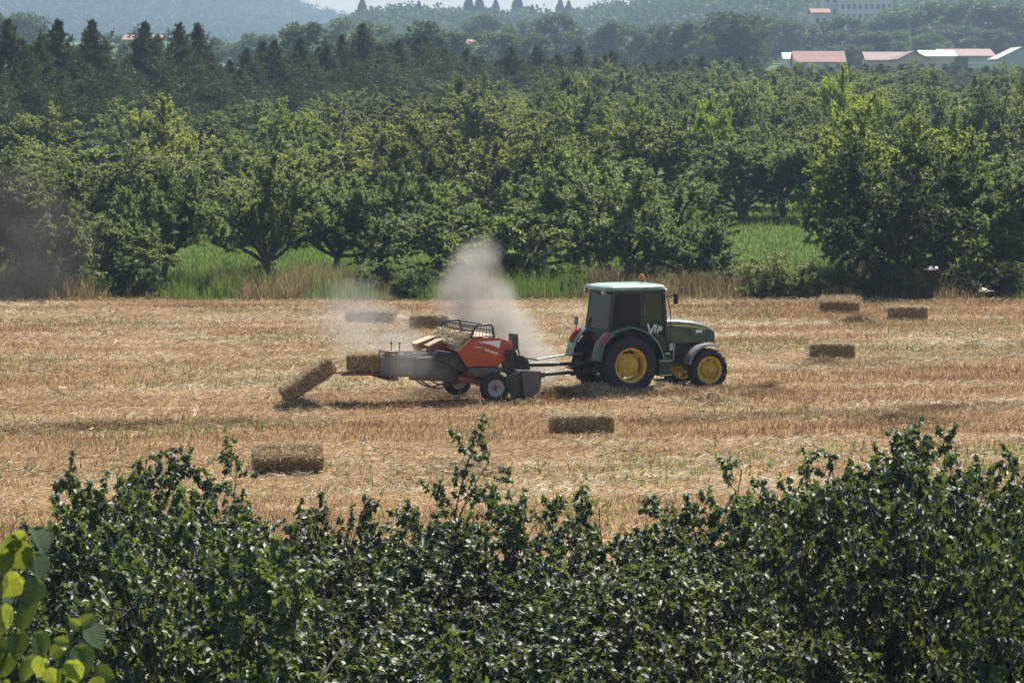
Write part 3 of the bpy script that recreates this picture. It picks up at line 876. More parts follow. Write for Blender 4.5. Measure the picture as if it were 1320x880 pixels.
# ---- foreground hazel thicket
def hazel(px, Y, h, lab, shoot=False, w=None, v=None, c=None, rz=None):
    x = (px - 660) / FPX * Y
    z = float(ground_z(x, Y))
    k = rt.uniform(.62, 1.25)
    plant('hazel_bush', lab, 'bush', 'hazel_shoot' if shoot else 'hazel', rt.randrange(9) if v is None else v,
          Vector((x, Y, z)), ((w or h) * rt.uniform(.95, 1.1), (w or h) * rt.uniform(.95, 1.1), h), c or (k, k * rt.uniform(.97, 1.06), k), 'bushes of the foreground thicket', trunk_name='stems', rz=rz)
tops = [(-60, 760), (0, 735), (45, 670), (80, 600), (140, 585), (200, 575), (260, 560), (320, 590), (360, 640), (430, 650), (480, 640), (560, 650), (620, 655), (680, 630), (740, 655), (810, 650), (870, 660),
        (930, 620), (990, 625), (1050, 610), (1110, 575), (1170, 548), (1230, 528), (1290, 512), (1350, 510)]
tp = np.array(tops, float)
for j, Y in enumerate((28.2, 30.2, 32.2, 34.2, 36.0, 37.8)):
    hw = Y * 0.1692 + 1.2
    nb = int(2 * hw / 1.95) + 1
    for i in range(nb):
        x = -hw + (i + .5 * (j % 2) + rt.uniform(-.18, .18)) * 2 * hw / nb
        px = 660 + FPX * x / Y
        ytop = float(np.interp(px, tp[:, 0], tp[:, 1])) + rt.uniform(-4, 10) + (8 if j < 5 else 0)
        ytop += max(0, (4 - j)) * 22 + (rt.uniform(-25, 75) if j < 5 else 0)
        Z = at(px, ytop, Y).z - float(ground_z(x, Y))
        hazel(px, Y, min(max(Z, 0.9), 2.9) / 1.95, 'dark green leafy bush, %s from left in the %s row of the foreground thicket' % (ordinal(i + 1), ('nearest', 'second', 'third', 'fourth', 'fifth', 'hindmost')[j]), w=rt.uniform(.88, 1.18))
hazel(530, 38.6, 1.08, 'tall bush sending a leafy shoot high above the thicket, centre left', True, .95, 0, (1, 1.05, 1), rz=0.6)
hazel(1130, 38.4, 1.0, 'bush with long shoots rising above the thicket at right', True, 1.0, 1, (.95, 1, .95), rz=2.2)
hazel(1235, 37.2, 1.12, 'tallest dense bush near the right end of the thicket', True, 1.25, 0, (.9, .95, .9), rz=3.9)
hazel(130, 38.2, 1.0, 'tall bush with spreading shoots at the left of the thicket', True, 1.05, 1, (.95, 1, .95), rz=5.0)
hazel(262, 38.4, .98, 'upright bush left of the half-hidden near bale', True, .95, 0, (.95, 1, .95), rz=1.2)
hazel(322, 38.3, .80, 'bush whose top covers the left end of the near bale', False, .8, 2, (.95, 1, .95), rz=0.9)
hazel(935, 38.4, .92, 'bush with thin sprigs standing up right of centre', True, .85, 1, (1, 1.05, 1), rz=0.2)

# ================================================================= BALES
def bale_material():
    m, n, l = nmat('bale_straw')
    tc = n.new('ShaderNodeTexCoord')
    mp = n.new('ShaderNodeMapping'); mp.inputs['Scale'].default_value = (14, 3, 3); l.new(tc.outputs['Object'], mp.inputs[0])
    n1 = noise(n, l, 3.0, 6, mp.outputs[0], 0.75); n2 = noise(n, l, 45, 3, tc.outputs['Object'])
    r1 = ramp(n, [(0.28, (0.11, 0.065, 0.030)), (0.5, (0.26, 0.165, 0.075)), (0.72, (0.48, 0.35, 0.18))]); l.new(n1.outputs['Fac'], r1.inputs[0])
    r2 = ramp(n, [(0.3, (0.55, 0.55, 0.55)), (0.7, (1.2, 1.2, 1.2))]); l.new(n2.outputs['Fac'], r2.inputs[0])
    c = mixc(n, l, r1.outputs[0], r2.outputs[0], 1.0, 'MULTIPLY')
    p = n.new('ShaderNodeBsdfPrincipled'); p.inputs['Roughness'].default_value = 0.9; p.inputs['Specular IOR Level'].default_value = 0.15
    l.new(c, p.inputs['Base Color'])
    b = n.new('ShaderNodeBump'); b.inputs['Strength'].default_value = 0.9; b.inputs['Distance'].default_value = 0.02
    l.new(n1.outputs['Fac'], b.inputs['Height']); l.new(b.outputs[0], p.inputs['Normal'])
    o = n.new('ShaderNodeOutputMaterial'); l.new(p.outputs[0], o.inputs[0])
    return m
M['bale'] = bale_material()
M['twine'] = surf('twine', (0.40, 0.27, 0.12), 0.8, var=0.3)

def bale_meshes(L, W, H, seed):
    r = np.random.default_rng(seed)
    bm = bmesh.new(); bmesh.ops.create_cube(bm, size=1)
    bmesh.ops.bevel(bm, geom=list(bm.edges), offset=0.09, segments=2, affect='EDGES')
    bmesh.ops.subdivide_edges(bm, edges=[e for e in bm.edges if abs((e.verts[0].co - e.verts[1].co).x) > .5], cuts=26, use_grid_fill=True)
    bmesh.ops.subdivide_edges(bm, edges=[e for e in bm.edges if abs((e.verts[0].co - e.verts[1].co).y) > .5], cuts=8, use_grid_fill=True)
    bmesh.ops.subdivide_edges(bm, edges=[e for e in bm.edges if abs((e.verts[0].co - e.verts[1].co).z) > .5], cuts=7, use_grid_fill=True)
    for v in bm.verts:
        x, y, z = v.co.x * L, v.co.y * W, v.co.z * H
        flake = float(vnoise(x * 9 + seed, 0.5, seed)) - .5            # slices along the length
        nse = float(vnoise(x * 14 + z * 9, y * 12 + z * 7, seed + 1)) - .5
        k = 1 + .16 * flake + .12 * nse
        pinch = sum(math.exp(-((y - t) / .02) ** 2) for t in (-.12 * W / .46, .12 * W / .46)) * .008
        v.co = (x + .03 * nse, y * k, z * k - math.copysign(pinch, z) + H / 2)
    me = bpy.data.meshes.new('bale_body'); bm.to_mesh(me); bm.free(); me.materials.append(M['bale'])
    # stray straws
    n = 1500
    f = r.choice(4, n, p=[.5, .2, .2, .1]); u = r.uniform(-.5, .5, n) * L; t = r.uniform(-.5, .5, n)
    P = np.where((f == 0)[:, None], np.stack([u, t * W, np.full(n, H)], 1), np.where((f == 1)[:, None], np.stack([u, np.full(n, -W / 2), (t + .5) * H], 1),
        np.where((f == 2)[:, None], np.stack([u, np.full(n, W / 2), (t + .5) * H], 1), np.stack([np.sign(u) * L / 2, t * W, r.uniform(0, 1, n) * H], 1))))
    d = nrm(r.standard_normal((n, 3)) + .5 * nrm(P - np.array([0, 0, H / 2])))
    ln = r.uniform(.04, .13, (n, 1)); s = nrm(np.cross(d, r.standard_normal((n, 3)))) * .004
    V = np.stack([P - d * .02 - s, P - d * .02 + s, P + d * ln + s, P + d * ln - s], 1).reshape(-1, 3)
    wisps = fast_mesh('straw_wisps', V, np.arange(n * 4).reshape(n, 4), M['straw'], np.repeat(r.uniform(0, 1, n), 4))
    tw = []
    for t in (-.12, .12):
        g = G(); y = t * W / .46; e = .016
        g.tube([(-L / 2 - e, y, .06), (-L / 2 - e, y, H - .05), (-L / 2 + .05, y, H + e), (L / 2 - .05, y, H + e), (L / 2 + e, y, H - .05), (L / 2 + e, y, .06), (L / 2 - .04, y, -.004), (-L / 2 + .04, y, -.004), (-L / 2 - e, y, .06)], .006, 5)
        tw.append(g.mesh('twine', M['twine']))
    return me, wisps, tw
BV = [bale_meshes(1.32, .48, .37, 3), bale_meshes(1.3, .48, .37, 8), bale_meshes(1.2, .46, .40, 15)]

def bale(loc, rz, v, label, rx=0.0, ry=0.0, sx=1.0):
    e = empty('straw_bale', loc, rz)
    e.rotation_euler = (rx, ry, rz); e.scale = (sx, 1, 1)
    me, w, tw = BV[v]
    link_mesh('bale_body', me, e)
    ws = link_mesh('straw_wisps', w, e); ws['kind'] = 'stuff'
    for t in tw: link_mesh('twine', t, e)
    return tag(e, label, 'straw bale', 'straw bales on the field')

def fbale(px, py, rz, v, label, sx=1.0, rx=0.0):
    """bale whose base centre shows at (px, py)"""
    Y = CAM_H * FPX / (py - 120.0)
    p = at(px, py, Y)
    return bale((p.x, p.y, float(field_z(p.x, p.y)) + .22 * math.sin(rx) - .01), rz, v, label, sx=sx, rx=rx)
fbale(750, 557, R(3), 0, 'brown straw bale lying alone in front of the tractor')
fbale(371, 611, R(7), 1, 'straw bale half hidden behind the foreground bushes at left', sx=1.0, rx=R(30))
fbale(1073, 464, R(-3), 2, 'straw bale on the stubble right of the tractor front wheel', sx=.98)
fbale(1083, 402, R(-14), 1, 'pale-topped straw bale near the field edge, left of the two far right ones', sx=.98, rx=R(22))
fbale(1170, 411, R(4), 2, 'dark straw bale near the field edge, rightmost of all bales', sx=1.0)
fbale(479, 416, R(-12), 0, 'pale straw bale near the field edge, veiled by dust at left', sx=1.15, rx=R(20))
fbale(553, 424, R(6), 2, 'straw bale at the field edge just behind the baler cage', sx=.95)

# heaps of loose straw left on the field
def heap(px, py, w, h, label, seed, stops):
    Y = CAM_H * FPX / (py - 120.0); p = at(px, py, Y)
    r = np.random.default_rng(seed); n = 1400
    q = r.standard_normal((n, 3)) * np.array([w / 2.4, w / 3.2, 0])
    zz = h * np.exp(-(q[:, 0] / (w * .42)) ** 2 - (q[:, 1] / (w * .3)) ** 2) * r.uniform(0, 1, n)
    P = q + np.stack([np.zeros(n), np.zeros(n), zz], 1)
    d = nrm(r.standard_normal((n, 3)) * np.array([1, 1, .5])); ln = r.uniform(.08, .22, (n, 1)); s = nrm(np.cross(d, r.standard_normal((n, 3)))) * .007
    V = np.stack([P - d * ln - s, P + d * ln - s, P + d * ln + s, P - d * ln + s], 1).reshape(-1, 3)
    o = link_mesh('straw_heap', fast_mesh('straw_heap', V, np.arange(n * 4).reshape(n, 4), M[stops], np.repeat(r.uniform(0, .8, n), 4)))
    o.location = (p.x, p.y, float(field_z(p.x, p.y)) + .02)
    tag(o, label, 'straw heap', 'loose straw heaps on the field')
heap(1104, 418, .9, .38, 'small brown straw heap between the two far right bales', 1, 'stubble')
heap(1158, 542, 1.1, .22, 'low brown straw heap on the field at right, above the bushes', 2, 'stubble')
heap(600, 607, .9, .18, 'pale straw heap beside the tall leafy shoot', 3, 'straw')
heap(915, 520, .8, .22, 'pale straw heap below the tractor front wheel', 4, 'straw')
heap(388, 526, .8, .26, 'straw tuft at the low end of the tipping bale', 6, 'straw')
heap(1060, 474, .7, .2, 'brown straw tuft in front of the bale right of the tractor', 5, 'stubble')

# raked windrows of straw
def windrow(px0, py0, px1, py1, w, h, n, label, seed, mt='straw'):
    Y0, Y1 = CAM_H * FPX / (py0 - 120.0), CAM_H * FPX / (py1 - 120.0); a, b_ = at(px0, py0, Y0), at(px1, py1, Y1)
    r = np.random.default_rng(seed); t = r.uniform(0, 1, n); q = r.standard_normal(n) * w / 2.6
    L = math.hypot(b_.x - a.x, b_.y - a.y); ux, uy = (b_.x - a.x) / L, (b_.y - a.y) / L
    hh = h * (.35 + 1.2 * np.clip(fbm(t * L * .8, np.zeros(n), seed, 3) - .15, 0, 1)) * np.exp(-(q / (w * .45)) ** 2)
    x = a.x + ux * t * L - uy * q; y = a.y + uy * t * L + ux * q
    z = field_z(x, y) + hh * np.sqrt(r.uniform(0, 1, n))
    d = nrm(r.standard_normal((n, 3)) * np.array([1, 1, .45])); ln = r.uniform(.05, .16, (n, 1)); s = nrm(np.cross(d, r.standard_normal((n, 3)))) * .006
    P = np.stack([x, y, z], 1)
    V = np.stack([P - d * ln - s, P + d * ln - s, P + d * ln + s, P - d * ln + s], 1).reshape(-1, 3)
    rv = np.clip(.52 + .2 * r.standard_normal(n) + 1.1 * (fbm(t * L * .7, q * 2, seed + 4, 2) - .5), 0, 1)
    tag(link_mesh('straw_windrow', fast_mesh('straw_windrow', V, np.arange(n * 4).reshape(n, 4), M[mt], np.repeat(rv, 4))), label, 'straw', kind='stuff')
windrow(700, 512, 1000, 503, .8, .24, 11000, 'raised windrow of straw in front of the tractor wheels', 11, 'stubble')
windrow(1000, 478, 1420, 452, 1.0, .12, 10000, 'pale windrow of straw right of the tractor', 12)
windrow(-40, 560, 420, 545, .8, .16, 9000, 'brown windrow of straw at the left of the field', 13, 'stubble')
windrow(360, 526, 690, 519, .7, .10, 6000, 'windrow of straw below the baler', 14, 'stubble')
windrow(820, 545, 1360, 522, .8, .12, 9000, 'low windrow of straw above the right bushes', 15, 'stubble')

# ================================================================= TRACTOR
M['green'] = surf('green_paint', (0.008, 0.060, 0.024), 0.34, var=0.15, dust=DUST, dustamt=0.35, coat=0.4, scale=4)
M['green_dark'] = surf('dark_green_paint', (0.006, 0.035, 0.016), 0.4, var=0.2, dust=DUST, dustamt=0.15)
M['roof_green'] = surf('green_roof_sheen', (0.10, 0.23, 0.15), 0.35, var=0.12, dust=(0.6, 0.62, 0.55), dustamt=0.9, scale=3, coat=0.3)  # pale dust colour on the upward faces stands in for the roof's sheen
M['yellow'] = surf('yellow_paint', (0.55, 0.36, 0.03), 0.4, var=0.3, dust=(0.22, 0.17, 0.10), dustamt=0.75, scale=7)
M['black'] = surf('black_plastic', (0.018, 0.018, 0.020), 0.5, var=0.3, dust=DUST, dustamt=0.18)
M['frame'] = surf('dark_iron', (0.028, 0.028, 0.028), 0.6, metal=0.3, var=0.4, dust=DUST, dustamt=0.35)
M['rubber'] = surf('rubber', (0.026, 0.025, 0.027), 0.8, var=0.3, dust=(0.11, 0.10, 0.09), dustamt=0.3, spec=0.25, scale=8)
M['grey_plastic'] = surf('grey_plastic', (0.17, 0.17, 0.17), 0.45, var=0.2, dust=DUST, dustamt=0.3)
M['steel'] = surf('steel', (0.45, 0.45, 0.46), 0.35, metal=0.8, var=0.2, dust=DUST, dustamt=0.3)
M['red_lamp'] = surf('red_lamp', (0.42, 0.02, 0.03), 0.25, var=0.1, spec=0.6)
M['amber'] = surf('amber_lamp', (0.50, 0.12, 0.03), 0.3, var=0.1, spec=0.6)
M['white'] = surf('white_vinyl', (0.78, 0.78, 0.78), 0.5, var=0.05)
M['stripe'] = surf('yellow_stripe', (0.70, 0.58, 0.04), 0.4, var=0.05)
M['glass_tint'] = glass_mat('tinted_glass', (0.10, 0.11, 0.16))
M['glass_door'] = glass_mat('door_glass', (0.80, 0.84, 0.80))
M['mirror'] = surf('mirror_glass', (0.6, 0.62, 0.65), 0.08, metal=1.0, var=0.02)

TO = at(791, 504.6, 72.0); TO.z = 0.0
TR = empty('tractor', TO, R(25))
tag(TR, 'green tractor with yellow wheels and closed cab pulling the baler', 'tractor')

def tyre_geo(R0, W, rim, lugs, lh):
    g = G(); h = W / 2
    side = [(rim, -h * .80), (rim + .05, -h * .97), (rim + (R0 - rim) * .55, -h), (R0 - .06, -h * .96), (R0 - .012, -h * .78), (R0, -h * .4), (R0, 0)]
    prof = side + [(r_, -o) for r_, o in side[-2::-1]]
    g.lathe(prof + [(rim - .02, h * .7), (rim - .02, -h * .7)], n=44, closed=True)
    for s in (-1, 1):
        for k in range(lugs):
            t0 = 2 * PI * (k + (.5 if s > 0 else 0)) / lugs; sw = .55 * 2 * PI / lugs * 1.5
            ring = []
            for f in (0.0, .5, 1.0):
                y = s * (h * (-.06 + 1.04 * f)); t = t0 + sw * f ** .8
                ro = R0 + lh - (.045 if f == 1.0 else 0); ri = R0 - .03 - (.07 if f == 1.0 else 0)
                wd = .030 / R0 * (1 + .25 * f)
                ring.append([(r_ * math.cos(t + a), y, r_ * math.sin(t + a)) for r_, a in ((ri, -wd), (ri, wd), (ro, wd * .75), (ro, -wd * .75))])
            g.loft([[Vector(p) for p in q] for q in ring])
    return g

def wheel(parent, pos, R0, W, rim, lugs, lh, side, front):
    """side -1: disc faces the right of the machine"""
    g = G(); s = side
    # centre disc with hub and wheel nuts
    rd = rim * .70
    d0 = W * (.16 if not front else .24)
    prof = [(0.0, s * (d0 + .09)), (rim * .20, s * (d0 + .09)), (rim * .24, s * (d0 + .05)), (rim * .52, s * (d0 + .035)), (rim * .60, s * d0), (rd, s * (d0 - .02)), (rd, s * (d0 - .07)), (0, s * (d0 - .07))]
    g.lathe(prof, n=32, closed=False)
    for k in range(8):
        t = 2 * PI * k / 8
        c = (rim * .42 * math.cos(t), s * (d0 + .045), rim * .42 * math.sin(t))
        g.lathe([(.0, -.02), (.017, -.02), (.017, .02), (.0, .02)], c, 6)
    nlug = 4 if not front else 8
    for k in range(nlug):       # tabs that join the disc to the rim, gaps between them
        t = 2 * PI * (k + .5) / nlug; a = .30 if not front else .36
        pts = [(r_ * math.cos(t + b), s * (d0 - .055), r_ * math.sin(t + b)) for r_, b in ((rd - .02, -a), (rd - .02, a), (rim * .93, a * .7), (rim * .93, -a * .7))]
        g.prism(pts, (0, s * .025, 0))
    w = g.build('wheel', M['yellow'], parent)
    w.location = pos
    h = W / 2
    rg = G().lathe([(rim + .012, -h * .86), (rim + .03, -h * .84), (rim + .03, -h * .79), (rim - .02, -h * .72), (rim - .05, -h * .3), (rim - .05, h * .3), (rim - .02, h * .72), (rim + .03, h * .79), (rim + .03, h * .84), (rim + .012, h * .86),
                    (rim - .035, h * .74), (rim - .065, h * .3), (rim - .065, -h * .3), (rim - .035, -h * .74)], n=44, closed=True)
    rg.build('rim', M['yellow'], w)
    ty = tyre_geo(R0, W, rim, lugs, lh).build('tyre', M['rubber'], w, ang=40)
    return w
RA, FA = .71, .51
for s in (-1, 1):
    wheel(TR, (0, s * .72, RA - .02), .685, .42, .40, 20, .035, s, False)
    wheel(TR, (2.17, s * .68, FA - .02), .485, .30, .315, 18, .028, s, True)

# chassis
g = G(); g.box((-.35, -.2, .55), (.7, .2, 1.0)); g.box((.7, -.17, .58), (1.3, .17, 1.0)); g.box((1.2, -.2, .62), (2.35, .2, 1.16)); g.build('engine_block', M['frame'], TR, .02)
g = G(); g.tube([(0, -.55, .70), (0, .55, .70)], .11, 12); g.build('rear_axle', M['green'], TR)
g = G(); g.bar((2.17, -.55, .50), (2.17, .55, .50), .14, .13); g.box((1.95, -.14, .42), (2.4, .14, .7)); g.build('front_axle', M['frame'], TR, .015)
g = G(); g.box((2.42, -.19, .62), (2.72, .19, .92)); g.build('front_weight_carrier', M['frame'], TR, .03)
g = G(); g.tube([(1.5, .30, 1.5), (1.5, .33, 1.9), (1.5, .33, 2.0)], .03, 8); g.build('exhaust_stack', M['frame'], TR) if False else None
g = G()
for zz, yy in ((.62, -.24), (.74, -.25), (.88, -.24)):
    g.tube([(1.15, yy, zz), (1.5, yy - .02, zz - .04), (1.95, yy, zz + .02)], .016, 6)
g.build('hydraulic_pipes', M['frame'], TR)
g = G(); g.lathe([(0, -.05), (.055, -.05), (.055, .16), (.0, .16)], (1.38, -.28, 1.0), 12, 'z'); g.build('oil_filter', M['white'], TR)
g = G(); g.tube([(1.45, -.30, .72), (1.47, -.30, 1.13)], .018, 8); g.build('dipstick_tube', M['steel'], TR)

# bonnet
def hood_sec(x, w, top, bot):
    return [Vector((x, yy, zz)) for yy, zz in ((-w, bot), (-w, bot + (top - bot) * .60), (-w * .985, top - .085), (-w * .88, top - .025), (-w * .55, top - .004), (0, top + .012), (w * .55, top - .004), (w * .88, top - .025), (w * .985, top - .085), (w, bot + (top - bot) * .60), (w, bot))]
HS = [(1.17, .365, 1.70, 1.13), (1.55, .365, 1.69, 1.13), (1.95, .36, 1.645, 1.13), (2.25, .35, 1.58, 1.13), (2.45, .335, 1.50, 1.12), (2.56, .31, 1.415, 1.10), (2.60, .28, 1.32, 1.08)]
g = G(); g.loft([hood_sec(*q) for q in HS]); bon = g.build('bonnet', M['green'], TR, ang=50)
def hw(x): return float(np.interp(x, [q[0] for q in HS], [q[1] for q in HS]))
def ht(x): return float(np.interp(x, [q[0] for q in HS], [q[2] for q in HS]))
for s in (-1, 1):
    g = G()
    for a, b in ((1.19, 1.5), (1.5, 1.8), (1.8, 2.08), (2.08, 2.30)):
        za, zb = ht(a) - .115, ht(b) - .115
        ta, tb = .045 * (1 - .55 * (a - 1.19) / 1.11), .045 * (1 - .55 * (b - 1.19) / 1.11)
        p = [(a, s * (hw(a) + .004), za - ta), (b, s * (hw(b) + .004), zb - tb), (b, s * (hw(b) + .004), zb), (a, s * (hw(a) + .004), za)]
        g.prism(p, (0, -s * .012, 0))
    g.build('stripe', M['stripe'], bon, smooth=False)
    g = G(); e = s * (hw(2.3) + .004)
    g.prism([(2.30, e, 1.14), (2.54, s * .318, 1.12), (2.555, s * .315, 1.36), (2.46, s * .336, 1.42), (2.33, e, 1.40)], (0, -s * .03, 0)); g.build('side_grille', M['black'], bon)
    g = G(); e = s * (.365)
    g.prism([(1.62, e, 1.455), (1.93, e, 1.45), (1.90, e, 1.33), (1.86, e, 1.25), (1.80, e, 1.39), (1.63, e, 1.42)], (0, -s * .03, 0)); g.build('air_vent', M['black'], bon, smooth=False)
    g = G(); e = s * (.362)
    g.prism([(2.03, e, 1.36), (2.20, e, 1.355), (2.20, e, 1.425), (2.03, e, 1.43)], (0, -s * .022, 0)); g.build('number_plate', M['white'], bon, smooth=False)
    g = G(); g.box((2.585, s * .16 - .09, 1.22), (2.615, s * .16 + .09, 1.33)); g.build('headlight', M['mirror'], bon, .012)
g = G(); g.box((1.29, -.385, 1.50), (1.40, -.36, 1.56)); g.build('bonnet_latch', M['black'], bon, .005)

# cab frame
zc0, zt = 1.40, 2.44
CP = {'C0': (-.42, .60, 1.47), 'C1': (-.30, .56, zt), 'B0': (.43, .615, 1.05), 'B1': (.40, .57, zt), 'A0': (1.13, .60, 1.0), 'A1': (1.02, .56, zt)}
def cp(k, s): x, y, z = CP[k]; return Vector((x, s * y, z))
cab = G()
cab.box((-.38, -.58, 1.0), (1.12, .58, 1.10))
cab.box((-.42, -.56, 1.02), (-.32, .56, 1.46))
cab_o = cab.build('cab_floor', M['black'], TR, .02)
for s in (-1, 1):
    for k in 'CBA':
        g = G(); g.bar(cp(k + '0', s), cp(k + '1', s), .075 if k != 'B' else .06, .075); g.build('pillar', M['black'], TR, .012)
g = G()
for s in (-1, 1):
    g.bar(cp('C1', s), cp('A1', s), .07, .07)
g.bar(cp('C1', -1), cp('C1', 1), .07, .07); g.bar(cp('A1', -1), cp('A1', 1), .07, .07); g.bar(cp('C0', -1), cp('C0', 1), .08, .08)
g.build('roof_rail', M['black'], TR, .01)
def pane(name, pts, mat, n, parent=TR):
    return G().prism(pts, Vector(n) * .012).build(name, mat, parent, smooth=False)
for s in (-1, 1):
    pane('side_window', [cp('C0', s) + Vector((.03, 0, .0)), cp('B0', s) + Vector((-.03, 0, .36)), cp('B1', s) + Vector((-.03, 0, -.03)), cp('C1', s) + Vector((.03, 0, -.03))], M['glass_tint'], (0, s, 0))
    door = pane('door', [cp('B0', s) + Vector((.035, 0, -.02)), cp('A0', s) + Vector((-.035, 0, 0)), cp('A1', s) + Vector((-.035, 0, -.03)), cp('B1', s) + Vector((.035, 0, -.03))], M['glass_door'], (0, s, 0))
    g = G(); g.bar(cp('B0', s) + Vector((.30, s * .03, .14)), cp('B0', s) + Vector((.36, s * .03, .34)), .025, .02); g.build('door_handle', M['black'], door)
    if s < 0:
        vip_door = door
    g = G(); a, b_ = cp('B0', s), cp('A0', s)       # dark lower skin of the door
    g.prism([a + Vector((.04, s * .016, 0)), b_ + Vector((-.04, s * .016, 0)), b_ + Vector((-.045, s * .012, .30)), a + Vector((.40, s * .012, .32)), a + Vector((.04, s * .012, .50))], (0, s * .008, 0)); g.build('door_panel', M['black'], door, smooth=False)
pane('rear_window', [cp('C0', -1) + Vector((-.02, .05, .05)), cp('C0', 1) + Vector((-.02, -.05, .05)), cp('C1', 1) + Vector((-.02, -.05, -.04)), cp('C1', -1) + Vector((-.02, .05, -.04))], M['glass_tint'], (-1, 0, 0))
pane('windscreen', [cp('A0', -1) + Vector((.02, .05, .2)), cp('A0', 1) + Vector((.02, -.05, .2)), cp('A1', 1) + Vector((.02, -.05, -.04)), cp('A1', -1) + Vector((.02, .05, -.04))], M['glass_door'], (1, 0, 0))

# roof: domed slab with rounded corners
def roof_ring(x0, x1, w, r_, z):
    pts = []
    for cx_, cy_, a0 in ((x1 - r_, w - r_, 0), (x0 + r_, w - r_, 90), (x0 + r_, -w + r_, 180), (x1 - r_, -w + r_, 270)):
        for k in range(6):
            a = R(a0 + 18 * k); pts.append(Vector((cx_ + r_ * math.cos(a), cy_ + r_ * math.sin(a), z + (-.03 if cx_ < 0 else 0) * 0)))
    return pts
g = G(); g.loft([roof_ring(-.46, 1.05, .62, .14, 2.425), roof_ring(-.52, 1.10, .67, .18, 2.45), roof_ring(-.52, 1.10, .67, .18, 2.50), roof_ring(-.47, 1.06, .63, .18, 2.545), roof_ring(-.30, .90, .48, .2, 2.575), roof_ring(0, .6, .25, .2, 2.585)])
roof = g.build('roof', M['roof_green'], TR, ang=60)
g = G(); g.loft([roof_ring(-.40, 1.0, .60, .14, 2.36), roof_ring(-.44, 1.03, .61, .14, 2.428)]); g.build('roof_lining', M['black'], TR)
for s in (-1, 1):
    g = G(); g.lathe([(0, -.06), (.05, -.055), (.06, .0), (.055, .02), (0, .025)], (-.50, s * .48, 2.40), 14, 'x'); g.build('work_light', M['steel'], TR)
    g = G(); g.lathe([(0, .05), (.05, .045), (.06, .0), (.05, -.02), (0, -.03)], (1.12, s * .48, 2.40), 14, 'x'); g.build('work_light', M['steel'], TR)
g = G(); g.lathe([(0, 0), (.03, 0), (.03, .06), (.0, .06)], (.92, .34, 2.56), 10, 'z'); bs = g.build('beacon_stem', M['black'], roof)
g = G(); g.lathe([(0, .0), (.075, .0), (.08, .05), (.07, .11), (.04, .15), (0, .16)], (.92, .34, 2.61), 16, 'z'); g.build('beacon_lamp', M['amber'], roof)
# mirrors and aerial
g = G(); g.tube([cp('A1', -1) + Vector((.03, -.02, -.18)), Vector((1.22, -.72, 2.30)), Vector((1.25, -.78, 2.26))], .012, 6); g.build('mirror_arm', M['black'], TR)
g = G(); g.box((1.22, -.88, 2.10), (1.27, -.72, 2.36)); mi = g.build('mirror', M['black'], TR, .02)
g = G(); g.tube([cp('A1', 1) + Vector((.03, .02, -.18)), Vector((1.26, .80, 2.32)), Vector((1.30, .95, 2.26))], .012, 6); g.build('mirror_arm', M['black'], TR)
g = G(); g.box((1.27, .88, 2.0), (1.33, 1.06, 2.32)); g.build('mirror', M['black'], TR, .02)
g = G(); g.tube([(1.14, -.60, 2.2), (1.20, -.62, 1.9), (1.22, -.60, 1.45), (1.20, -.56, 1.15)], .012, 6); g.build('cable', M['black'], TR)

# rear mudguards with lamps
for s in (-1, 1):
    secs = []
    cx_, cz_ = .02, .70
    for a in (172, 160, 145, 128, 110, 92, 74, 56, 38, 20, 6):
        rad = .86 + (.06 if 80 < a < 150 else .02)
        t = R(a); x = cx_ + rad * math.cos(t) * 1.0; z = cz_ + rad * math.sin(t) * 1.0
        nx, nz = math.cos(t), math.sin(t)
        yo, yi = s * .93, s * .50
        lip = .05
        secs.append([Vector((x, yi, z)), Vector((x, yo - s * .03, z)), Vector((x - nx * .02, yo, z - nz * .02)), Vector((x - nx * lip, yo + s * .005, z - nz * lip)),
                     Vector((x - nx * lip, yo - s * .012, z - nz * lip)), Vector((x - nx * .03, yo - s * .03, z - nz * .03)), Vector((x - nx * .03, yi, z - nz * .03))])
    g = G(); g.loft(secs); mg = g.build('mudguard', M['green'], TR, ang=50)
    g = G(); g.prism([(-.62, s * .56, 1.02), (.66, s * .56, 1.02), (.56, s * .56, 1.40), (.2, s * .56, 1.58), (-.25, s * .56, 1.58), (-.55, s * .56, 1.35)], (0, -s * .02, 0)); g.build('inner_panel', M['black'], mg, smooth=False)
    g = G(); secs = []
    for f in np.linspace(0, 1, 7):
        t = R(150 - 26 * f); rr_ = .92; wdt = .085 * math.sin(PI * (.08 + .84 * f)) ** .6; hgt = .07 * math.sin(PI * (.08 + .84 * f)) ** .6
        c = Vector((cx_ + rr_ * math.cos(t), s * .80, cz_ + rr_ * math.sin(t))); nn = Vector((math.cos(t), 0, math.sin(t)))
        secs.append([c + Vector((0, wdt * math.cos(q), 0)) + nn * (hgt * math.sin(q)) for q in np.linspace(0, 2 * PI, 10)[:-1]])
    g.loft(secs); g.build('tail_lamp', M['red_lamp'], mg, ang=60)
g = G(); g.tube([(-.62, .80, 1.38), (-.60, .80, 1.55)], .012, 6); g.box((-.63, .73, 1.55), (-.59, .87, 1.76)); g.build('rear_plate_lamp', M['grey_plastic'], TR, .008)

